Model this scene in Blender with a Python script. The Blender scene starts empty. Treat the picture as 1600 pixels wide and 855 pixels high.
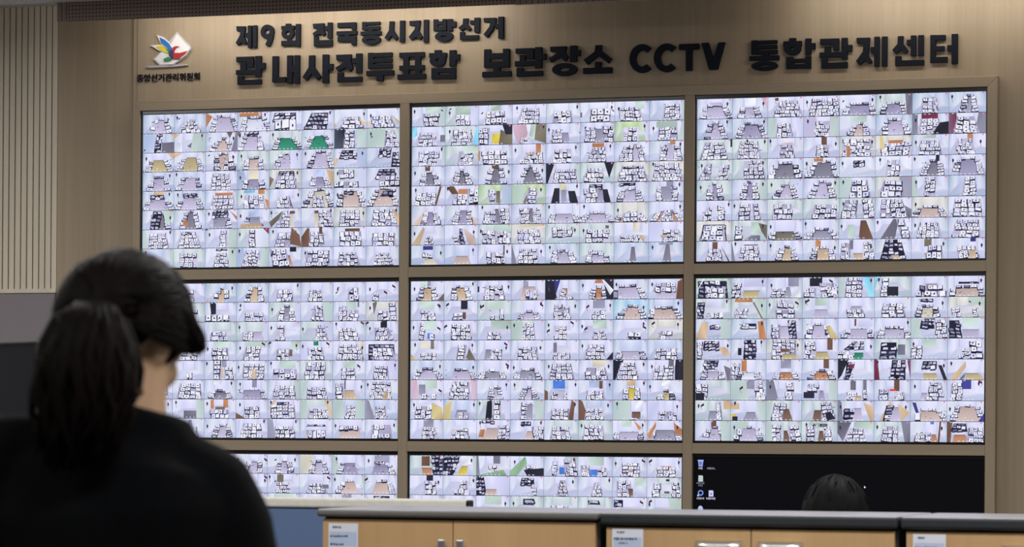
import bpy, bmesh, math, random
from mathutils import Vector, Matrix
from math import sin, cos, pi

scene = bpy.context.scene
COL = scene.collection

# ------------------------------------------------------------------ camera, light, exposure
YAW = 0.3082
cam_data = bpy.data.cameras.new('camera')
cam = bpy.data.objects.new('camera', cam_data)
COL.objects.link(cam)
CAMPOS = Vector((3.8375, -12.5063, 1.38))
cam.location = CAMPOS
fw = Vector((-sin(YAW), cos(YAW), 0)); rt = Vector((cos(YAW), sin(YAW), 0)); up = Vector((0, 0, 1))
RM = Matrix((rt, up, -fw)).transposed()
ROLL = 0.0068
RM = RM @ Matrix.Rotation(ROLL, 3, 'Z')
cam.rotation_euler = RM.to_euler()
cam_data.sensor_width = 36.0
cam_data.lens = 36.0 * 4805.22 / 1600.0
cam_data.shift_x = 0.0
cam_data.shift_y = (694.57 - 427.5) / 1600.0
cam_data.clip_end = 60
cam_data.dof.use_dof = True
cam_data.dof.focus_distance = 12.9
cam_data.dof.aperture_fstop = 8.0
scene.camera = cam

scene.view_settings.view_transform = 'Standard'
scene.view_settings.look = 'None'
scene.view_settings.gamma = 1.0
scene.view_settings.use_curve_mapping = False
scene.view_settings.exposure = 0.0

world = bpy.data.worlds.new('world'); scene.world = world
world.use_nodes = True
world.node_tree.nodes['Background'].inputs[0].default_value = (0.5, 0.5, 0.55, 1)
world.node_tree.nodes['Background'].inputs[1].default_value = 0.05

def area(name, loc, rot, sx, sy, power, color, spread=180):
    l = bpy.data.lights.new(name, 'AREA'); l.shape = 'RECTANGLE'; l.size = sx; l.size_y = sy
    l.energy = power; l.color = color; l.spread = math.radians(spread)
    o = bpy.data.objects.new(name, l); COL.objects.link(o); o.location = loc; o.rotation_euler = rot
    return o
# office ceiling lamps (rows over the desks) and the wall-washer strips behind the pelmet
for lx, ly, pw in ((-3.0, -2.4, 52), (-0.6, -2.8, 25), (2.2, -2.8, 34), (4.4, -2.8, 32), (-2.6, -6.2, 40), (0.2, -6.2, 45), (2.6, -6.4, 60), (4.6, -6.4, 50), (3.4, -9.6, 40), (0.0, -9.8, 40)):
    area('ceiling_lamp', (lx, ly, 3.23), (0, 0, 0), 1.2, 0.3, pw, (1.0, 0.97, 0.93))
WARM = (1.0, 0.92, 0.81)
area('wall_washer', (-1.0, -0.25, 3.25), (math.radians(75), 0, 0), 1.6, 0.05, 4.4, WARM)
area('wall_washer', (1.85, -0.25, 3.25), (math.radians(75), 0, 0), 1.45, 0.05, 3.5, WARM)

# ------------------------------------------------------------------ materials
def new_mat(name):
    m = bpy.data.materials.new(name); m.use_nodes = True
    nt = m.node_tree
    return m, nt, nt.nodes['Principled BSDF']
def plain(name, col, rough=0.6, metal=0.0, spec=0.5, var=0.06, scale=40):
    m, nt, b = new_mat(name)
    n = nt.nodes.new('ShaderNodeTexNoise'); n.inputs['Scale'].default_value = scale; n.inputs['Detail'].default_value = 3
    tc = nt.nodes.new('ShaderNodeTexCoord'); nt.links.new(tc.outputs['Object'], n.inputs['Vector'])
    r = nt.nodes.new('ShaderNodeValToRGB')
    r.color_ramp.elements[0].position = 0.3; r.color_ramp.elements[1].position = 0.7
    r.color_ramp.elements[0].color = tuple(c * (1 - var) for c in col) + (1,)
    r.color_ramp.elements[1].color = tuple(min(1, c * (1 + var)) for c in col) + (1,)
    nt.links.new(n.outputs['Fac'], r.inputs['Fac']); nt.links.new(r.outputs['Color'], b.inputs['Base Color'])
    b.inputs['Roughness'].default_value = rough; b.inputs['Metallic'].default_value = metal
    b.inputs['Specular IOR Level'].default_value = spec
    return m
def wood(name, c0, c1, grain=(55, 55, 1.3), rough=0.5, fine=4.0, spec=0.35):
    m, nt, b = new_mat(name)
    tc = nt.nodes.new('ShaderNodeTexCoord')
    mp = nt.nodes.new('ShaderNodeMapping'); mp.inputs['Scale'].default_value = grain
    nt.links.new(tc.outputs['Object'], mp.inputs['Vector'])
    n = nt.nodes.new('ShaderNodeTexNoise'); n.inputs['Scale'].default_value = 1.0; n.inputs['Detail'].default_value = 6; n.inputs['Roughness'].default_value = 0.65
    nt.links.new(mp.outputs['Vector'], n.inputs['Vector'])
    mp2 = nt.nodes.new('ShaderNodeMapping'); mp2.inputs['Scale'].default_value = tuple(g / 7 for g in grain)
    nt.links.new(tc.outputs['Object'], mp2.inputs['Vector'])
    n2 = nt.nodes.new('ShaderNodeTexNoise'); n2.inputs['Scale'].default_value = 1.0; n2.inputs['Detail'].default_value = 2
    nt.links.new(mp2.outputs['Vector'], n2.inputs['Vector'])
    mx = nt.nodes.new('ShaderNodeMath'); mx.operation = 'ADD'
    mu = nt.nodes.new('ShaderNodeMath'); mu.operation = 'MULTIPLY'; mu.inputs[1].default_value = 0.5
    nt.links.new(n.outputs['Fac'], mx.inputs[0]); nt.links.new(n2.outputs['Fac'], mx.inputs[1]); nt.links.new(mx.outputs[0], mu.inputs[0])
    r = nt.nodes.new('ShaderNodeValToRGB')
    r.color_ramp.elements[0].position = 0.34; r.color_ramp.elements[1].position = 0.66
    r.color_ramp.elements[0].color = c0 + (1,); r.color_ramp.elements[1].color = c1 + (1,)
    nt.links.new(mu.outputs[0], r.inputs['Fac']); nt.links.new(r.outputs['Color'], b.inputs['Base Color'])
    b.inputs['Roughness'].default_value = rough; b.inputs['Specular IOR Level'].default_value = spec
    return m
def perforated(name, col, hole, pitch, rad):
    m, nt, b = new_mat(name)
    tc = nt.nodes.new('ShaderNodeTexCoord'); sp = nt.nodes.new('ShaderNodeSeparateXYZ'); nt.links.new(tc.outputs['Object'], sp.inputs[0])
    def frac(sock):
        d = nt.nodes.new('ShaderNodeMath'); d.operation = 'DIVIDE'; d.inputs[1].default_value = pitch; nt.links.new(sock, d.inputs[0])
        f = nt.nodes.new('ShaderNodeMath'); f.operation = 'FRACT'; nt.links.new(d.outputs[0], f.inputs[0])
        s = nt.nodes.new('ShaderNodeMath'); s.operation = 'SUBTRACT'; s.inputs[1].default_value = 0.5; nt.links.new(f.outputs[0], s.inputs[0])
        p = nt.nodes.new('ShaderNodeMath'); p.operation = 'POWER'; p.inputs[1].default_value = 2; nt.links.new(s.outputs[0], p.inputs[0])
        return p
    a = frac(sp.outputs['X']); c = frac(sp.outputs['Z'])
    ad = nt.nodes.new('ShaderNodeMath'); ad.operation = 'ADD'; nt.links.new(a.outputs[0], ad.inputs[0]); nt.links.new(c.outputs[0], ad.inputs[1])
    lt = nt.nodes.new('ShaderNodeMath'); lt.operation = 'LESS_THAN'; lt.inputs[1].default_value = (rad / pitch) ** 2; nt.links.new(ad.outputs[0], lt.inputs[0])
    mx = nt.nodes.new('ShaderNodeMixRGB'); mx.inputs[1].default_value = col + (1,); mx.inputs[2].default_value = hole + (1,)
    nt.links.new(lt.outputs[0], mx.inputs[0]); nt.links.new(mx.outputs[0], b.inputs['Base Color'])
    b.inputs['Roughness'].default_value = 0.7
    return m
def display_mat(name, strength=1.0):
    m, nt, b = new_mat(name)
    at = nt.nodes.new('ShaderNodeAttribute'); at.attribute_name = 'picture'
    b.inputs['Base Color'].default_value = (0.003, 0.003, 0.004, 1)
    b.inputs['Roughness'].default_value = 0.35; b.inputs['Specular IOR Level'].default_value = 0.06
    nt.links.new(at.outputs['Color'], b.inputs['Emission Color']); b.inputs['Emission Strength'].default_value = strength
    return m

WOOD = wood('oak_veneer', (0.318, 0.252, 0.176), (0.394, 0.318, 0.230))
WOODH = wood('oak_veneer_horizontal', (0.318, 0.254, 0.180), (0.382, 0.309, 0.226), grain=(1.3, 55, 55))
WOODS = wood('oak_slats', (0.60, 0.54, 0.445), (0.74, 0.67, 0.56), grain=(35, 35, 1.6))
GROOVE = plain('groove_black', (0.012, 0.010, 0.009), 0.9)
BEECH = wood('cabinet_beech', (0.42, 0.262, 0.125), (0.50, 0.325, 0.162), grain=(22, 22, 1.2), rough=0.45)
INK = plain('letter_black', (0.0085, 0.0115, 0.0195), 0.65, spec=0.12)
BEZEL = plain('bezel_black', (0.006, 0.006, 0.008), 0.22, spec=0.5)
CEIL = plain('ceiling_grey', (0.62, 0.60, 0.58), 0.9)
PLASTER = plain('plaster', (0.45, 0.42, 0.38), 0.9)
FLOORM = plain('floor_carpet', (0.07, 0.075, 0.085), 0.95, scale=200, var=0.25)
PERF = perforated('perforated_board', (0.24, 0.18, 0.145), (0.06, 0.045, 0.036), 0.0158, 0.0042)
DARKWOOD = plain('dark_board', (0.24, 0.18, 0.145), 0.7)
FABRIC = plain('grey_fabric', (0.24, 0.22, 0.245), 0.95, scale=300)
BLUEFAB = plain('blue_grey_fabric', (0.125, 0.195, 0.36), 0.95, scale=300)
NAVYFAB = plain('navy_fabric', (0.013, 0.016, 0.024), 0.9, scale=300)
CREAM = plain('cream_rail', (0.80, 0.78, 0.72), 0.5)
TOPGREY = plain('grey_worktop', (0.36, 0.36, 0.40), 0.3)
TOPBLACK = plain('worktop_edge_black', (0.016, 0.019, 0.023), 0.5)
EDGEGREY = plain('worktop_edge_grey', (0.115, 0.11, 0.105), 0.5)
STEEL = plain('satin_steel', (0.62, 0.62, 0.60), 0.3, metal=0.9)
PAPER = plain('paper', (0.62, 0.65, 0.74), 0.8, var=0.02)
PAPERB = plain('paper_blue', (0.42, 0.50, 0.68), 0.8, var=0.02)
PAPERINK = plain('paper_ink', (0.06, 0.06, 0.08), 0.8)
SKIN = plain('skin', (0.60, 0.385, 0.24), 0.5, var=0.05, scale=25)
LIPS = plain('lips', (0.40, 0.16, 0.13), 0.4)
EYE = plain('eye_dark', (0.02, 0.014, 0.01), 0.2)
HAIR = wood('hair_dark', (0.0038, 0.0028, 0.0026), (0.0085, 0.0058, 0.0050), grain=(160, 160, 6), rough=0.6, spec=0.07)
HAIRB = wood('hair_black', (0.004, 0.004, 0.0045), (0.009, 0.009, 0.010), grain=(120, 120, 20), rough=0.6, spec=0.09)
SHIRT = plain('black_knit', (0.0030, 0.0037, 0.0050), 0.95, spec=0.12, scale=60, var=0.15)
TROUSER = plain('dark_trousers', (0.02, 0.021, 0.026), 0.9)
SHOE = plain('black_shoe', (0.015, 0.015, 0.015), 0.4)
TIE = plain('hair_tie_grey', (0.13, 0.13, 0.14), 0.4)
CHAIRM = plain('chair_mesh', (0.03, 0.03, 0.035), 0.8)
EMCOL = {'edge': plain('emblem_silver', (0.50, 0.50, 0.54), 0.4), 'white': plain('emblem_white', (0.80, 0.81, 0.86), 0.5, var=0.01),
         'blue': plain('emblem_blue', (0.02, 0.17, 0.55), 0.5), 'yellow': plain('emblem_yellow', (0.72, 0.58, 0.03), 0.5),
         'green': plain('emblem_green', (0.01, 0.25, 0.08), 0.5), 'red': plain('emblem_red', (0.42, 0.02, 0.03), 0.5),
         'purple': plain('emblem_purple', (0.045, 0.03, 0.13), 0.5), 'bar': plain('emblem_lilac', (0.45, 0.42, 0.50), 0.5)}
SCREEN = display_mat('screen_picture', 1.0)

# ------------------------------------------------------------------ helpers
def link(name, me, mat=None, parent=None, loc=None):
    o = bpy.data.objects.new(name, me); COL.objects.link(o)
    for m in (mat if isinstance(mat, (list, tuple)) else [mat]):
        if m is not None: me.materials.append(m)
    if parent is not None: o.parent = parent
    if loc is not None: o.location = loc
    return o
def obj(name, bm, mat, parent=None, loc=None, smooth=False):
    me = bpy.data.meshes.new(name)
    bmesh.ops.recalc_face_normals(bm, faces=bm.faces[:])
    bm.to_mesh(me); bm.free()
    if smooth:
        for p in me.polygons: p.use_smooth = True
    return link(name, me, mat, parent, loc)
def thing(name, label, cat, loc=(0, 0, 0), rotz=0.0, group=None):
    o = bpy.data.objects.new(name, None); COL.objects.link(o)
    o.location = loc; o.rotation_euler = (0, 0, rotz); o['label'] = label; o['category'] = cat; o['kind'] = 'thing'
    if group: o['group'] = group
    return o
def struct(name, bm, mat, smooth=False):
    o = obj(name, bm, mat, smooth=smooth); o['kind'] = 'structure'; return o
def bx(bm, x0, x1, y0, y1, z0, z1, bev=0.0, seg=2):
    r = bmesh.ops.create_cube(bm, size=1.0)
    bmesh.ops.scale(bm, verts=r['verts'], vec=(x1 - x0, y1 - y0, z1 - z0))
    bmesh.ops.translate(bm, verts=r['verts'], vec=((x0 + x1) / 2, (y0 + y1) / 2, (z0 + z1) / 2))
    if bev > 0:
        es = list({e for v in r['verts'] for e in v.link_edges})
        bmesh.ops.bevel(bm, geom=es, offset=bev, segments=seg, affect='EDGES', profile=0.5)
    return bm
def prism(bm, pts, y0, y1):
    """extrude an (x,z) outline from y0 (front) to y1 (back)"""
    a = [bm.verts.new((x, y0, z)) for x, z in pts]; b = [bm.verts.new((x, y1, z)) for x, z in pts]
    bm.faces.new(a); bm.faces.new(b[::-1])
    n = len(pts)
    for i in range(n): bm.faces.new((a[i], b[i], b[(i + 1) % n], a[(i + 1) % n]))
def ringprism(bm, c, ro, ri, y0, y1, a0=0.0, a1=2 * pi, n=40):
    closed = abs(a1 - a0 - 2 * pi) < 1e-6
    k = n if closed else n + 1
    rows = []
    for i in range(k):
        a = a0 + (a1 - a0) * i / n
        rows.append([bm.verts.new((c[0] + r[0] * cos(a), y, c[1] + r[1] * sin(a))) for r, y in ((ro, y0), (ro, y1), (ri, y1), (ri, y0))])
    for i in range(n):
        p, q = rows[i], rows[(i + 1) % k]
        for j in range(4): bm.faces.new((p[j], q[j], q[(j + 1) % 4], p[(j + 1) % 4]))
    if not closed:
        bm.faces.new(rows[0]); bm.faces.new(rows[-1][::-1])
def tube(bm, pts, radii, n=14, cap=True, squash=None):
    """lofted tapering tube through points; radii may be (rx, ry); ring basis kept close to world axes"""
    pts = [Vector(p) for p in pts]; rows = []
    ref = Vector((1, 0, 0))
    for i, p in enumerate(pts):
        d = (pts[min(i + 1, len(pts) - 1)] - pts[max(i - 1, 0)]).normalized()
        rr = ref if abs(d.dot(ref)) < 0.9 else Vector((0, 1, 0))
        u = (rr - d * rr.dot(d)).normalized(); v = d.cross(u)
        r = radii[i]; rx, ry = r if isinstance(r, tuple) else (r, r)
        rows.append([bm.verts.new(p + u * rx * cos(2 * pi * k / n) + v * ry * sin(2 * pi * k / n)) for k in range(n)])
    for a, b in zip(rows, rows[1:]):
        for k in range(n): bm.faces.new((a[k], a[(k + 1) % n], b[(k + 1) % n], b[k]))
    if cap:
        bm.faces.new(rows[0][::-1]); bm.faces.new(rows[-1])
def ball(bm, c, r, M=None, seg=20):
    q = bmesh.ops.create_uvsphere(bm, u_segments=seg, v_segments=seg // 2 + 2, radius=1.0)
    bmesh.ops.scale(bm, verts=q['verts'], vec=r if isinstance(r, tuple) else (r, r, r))
    bmesh.ops.translate(bm, verts=q['verts'], vec=c)
    if M is not None: bmesh.ops.transform(bm, matrix=M, verts=q['verts'])
    return q['verts']
def remeshed(name, bm, mat, parent, voxel, smooth_it=6, loc=None):
    """weld overlapping volumes into one continuous surface"""
    bmesh.ops.recalc_face_normals(bm, faces=bm.faces[:])
    me = bpy.data.meshes.new(name + '_raw'); bm.to_mesh(me); bm.free()
    o = bpy.data.objects.new(name + '_raw', me); COL.objects.link(o)
    md = o.modifiers.new('r', 'REMESH'); md.mode = 'VOXEL'; md.voxel_size = voxel
    ms = o.modifiers.new('s', 'SMOOTH'); ms.factor = 0.5; ms.iterations = smooth_it
    dg = bpy.context.evaluated_depsgraph_get()
    m2 = bpy.data.meshes.new_from_object(o.evaluated_get(dg))
    bpy.data.objects.remove(o); bpy.data.meshes.remove(me)
    m2.name = name
    for p in m2.polygons: p.use_smooth = True
    m2.materials.clear()
    return link(name, m2, mat, parent, loc)

# ------------------------------------------------------------------ room shell
bm = bmesh.new(); bx(bm, -4.2, 5.6, -14.2, 0.25, -0.1, 0.0); struct('floor', bm, FLOORM)
bm = bmesh.new(); bx(bm, -4.2, 5.6, -14.2, -0.62, 3.248, 3.40); bx(bm, -4.2, 5.6, -0.62, 0.25, 3.34, 3.40); struct('ceiling', bm, CEIL)
bm = bmesh.new(); bx(bm, -4.3, -4.2, -14.2, 0.25, 0.0, 3.40); struct('wall_left', bm, PLASTER)
bm = bmesh.new(); bx(bm, 5.6, 5.7, -14.2, 0.25, 0.0, 3.40); struct('wall_right', bm, PLASTER)
bm = bmesh.new(); bx(bm, -4.2, 5.6, -14.3, -14.2, 0.0, 3.40); struct('wall_front', bm, PLASTER)
# back wall: plain veneer strip, raised veneer panel carrying the sign and the screens
bm = bmesh.new(); bx(bm, -2.314, 5.6, 0.05, 0.25, 0.0, 3.40); struct('wall_back', bm, WOOD)
bm = bmesh.new(); bx(bm, -1.937, -1.918, 0.034, 0.0505, 0.0, 3.34); bx(bm, -1.916, 2.75, 0.03, 0.0505, 0.0, 3.34, 0.0015); bx(bm, 2.753, 5.6, 0.03, 0.0505, 0.0, 3.34, 0.0015)
struct('trim_1', bm, WOOD)
# slatted panel on the far left, rail, grey fabric band and black wall colour standing in for a dark niche below
bm = bmesh.new(); bx(bm, -4.2, -2.314, 0.062, 0.25, 0.0, 3.40); struct('wall_back_left', bm, GROOVE)
bm = bmesh.new()
x = -2.3165
while x > -4.15:
    bx(bm, x - 0.0248, x, 0.05, 0.0625, 2.066, 3.34, 0.0008, 1); x -= 0.0302
struct('trim_2', bm, WOODS)
bm = bmesh.new(); bx(bm, -4.2, -2.3155, 0.045, 0.0625, 2.048, 2.0665, 0.001); struct('trim_3', bm, WOODS)
bm = bmesh.new(); bx(bm, -4.2, -2.322, 0.052, 0.0625, 1.822, 2.0475, 0.002); struct('trim_4', bm, FABRIC)
# pelmet: perforated board, grooved board, hiding the washer lamps
PY = -0.6
bm = bmesh.new(); bx(bm, -1.948, 0.048, PY - .02, PY, 3.168, 3.34); struct('trim_5', bm, PERF)
bm = bmesh.new()
bx(bm, -1.992, -1.972, PY - .02, PY, 3.168, 3.34); bx(bm, -1.969, -1.9505, PY - .02, PY, 3.168, 3.34)
x = 0.0515
while x < 0.53:
    bx(bm, x, x + 0.0225, PY - .02, PY, 3.165, 3.34); x += 0.0255
bx(bm, x, 4.5, PY - .02, PY, 3.165, 3.34)
bx(bm, -1.992, 4.5, PY + .0005, PY + .004, 3.17, 3.34)
struct('trim_6', bm, DARKWOOD)

# ------------------------------------------------------------------ video wall
PX, PZ, ZC = 1.2661, 0.7502, 1.7413
SW, SH = 1.2096, 0.6804
XS = [(c - 1) * PX for c in range(3)]; ZS = [ZC + PZ, ZC, ZC - PZ]
OX, OT, OB = 0.008, 0.0155, 0.0105          # opening margins round the lit picture
FY0, FY1 = -0.022, 0.0302
FL, FR, FT, FB = -1.912, 1.920, 2.887, ZS[2] - SH / 2 - 0.06
bm = bmesh.new()
oxl, oxr = XS[0] - SW / 2 - OX, XS[2] + SW / 2 + OX
ozt, ozb = ZS[0] + SH / 2 + OT, ZS[2] - SH / 2 - OB
g = 0.0004
prism(bm, [(FL + g, FT), (FR - g, FT), (oxr - g, ozt), (oxl + g, ozt)], FY0, FY1)
prism(bm, [(FL + g, FB), (oxl + g, ozb), (oxr - g, ozb), (FR - g, FB)], FY0, FY1)
for r in range(2):
    za, zb = ZS[r + 1] + SH / 2 + OT, ZS[r] - SH / 2 - OB
    for c in range(3):
        bx(bm, XS[c] - SW / 2 - OX + g, XS[c] + SW / 2 + OX - g, FY0, FY1, za, zb)
bmesh.ops.bevel(bm, geom=bm.edges[:], offset=0.0009, segments=1, affect='EDGES')
q = [(FY0, FT + .0002), (FY0 + .0045, FT + .0042), (FY1, FT + .0042), (FY1, FT + .0002)]
ends = [[bm.verts.new((xx, y, z)) for y, z in q] for xx in (FL + .001, FR - .001)]
for i in range(4): bm.faces.new((ends[0][i], ends[1][i], ends[1][(i + 1) % 4], ends[0][(i + 1) % 4]))
bm.faces.new(ends[0]); bm.faces.new(ends[1][::-1])
struct('trim_7', bm, WOODH)
bm = bmesh.new()
prism(bm, [(FL, FT - g), (oxl, ozt - g), (oxl, ozb + g), (FL, FB + g)], FY0, FY1)
prism(bm, [(FR, FT - g), (FR, FB + g), (oxr, ozb + g), (oxr, ozt - g)], FY0, FY1)
for c in range(2):
    xa, xb = XS[c] + SW / 2 + OX, XS[c + 1] - SW / 2 - OX
    bx(bm, xa, xb, FY0, FY1, ozb, ozt)
bmesh.ops.bevel(bm, geom=bm.edges[:], offset=0.0009, segments=1, affect='EDGES')
struct('trim_8', bm, WOOD)

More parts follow.
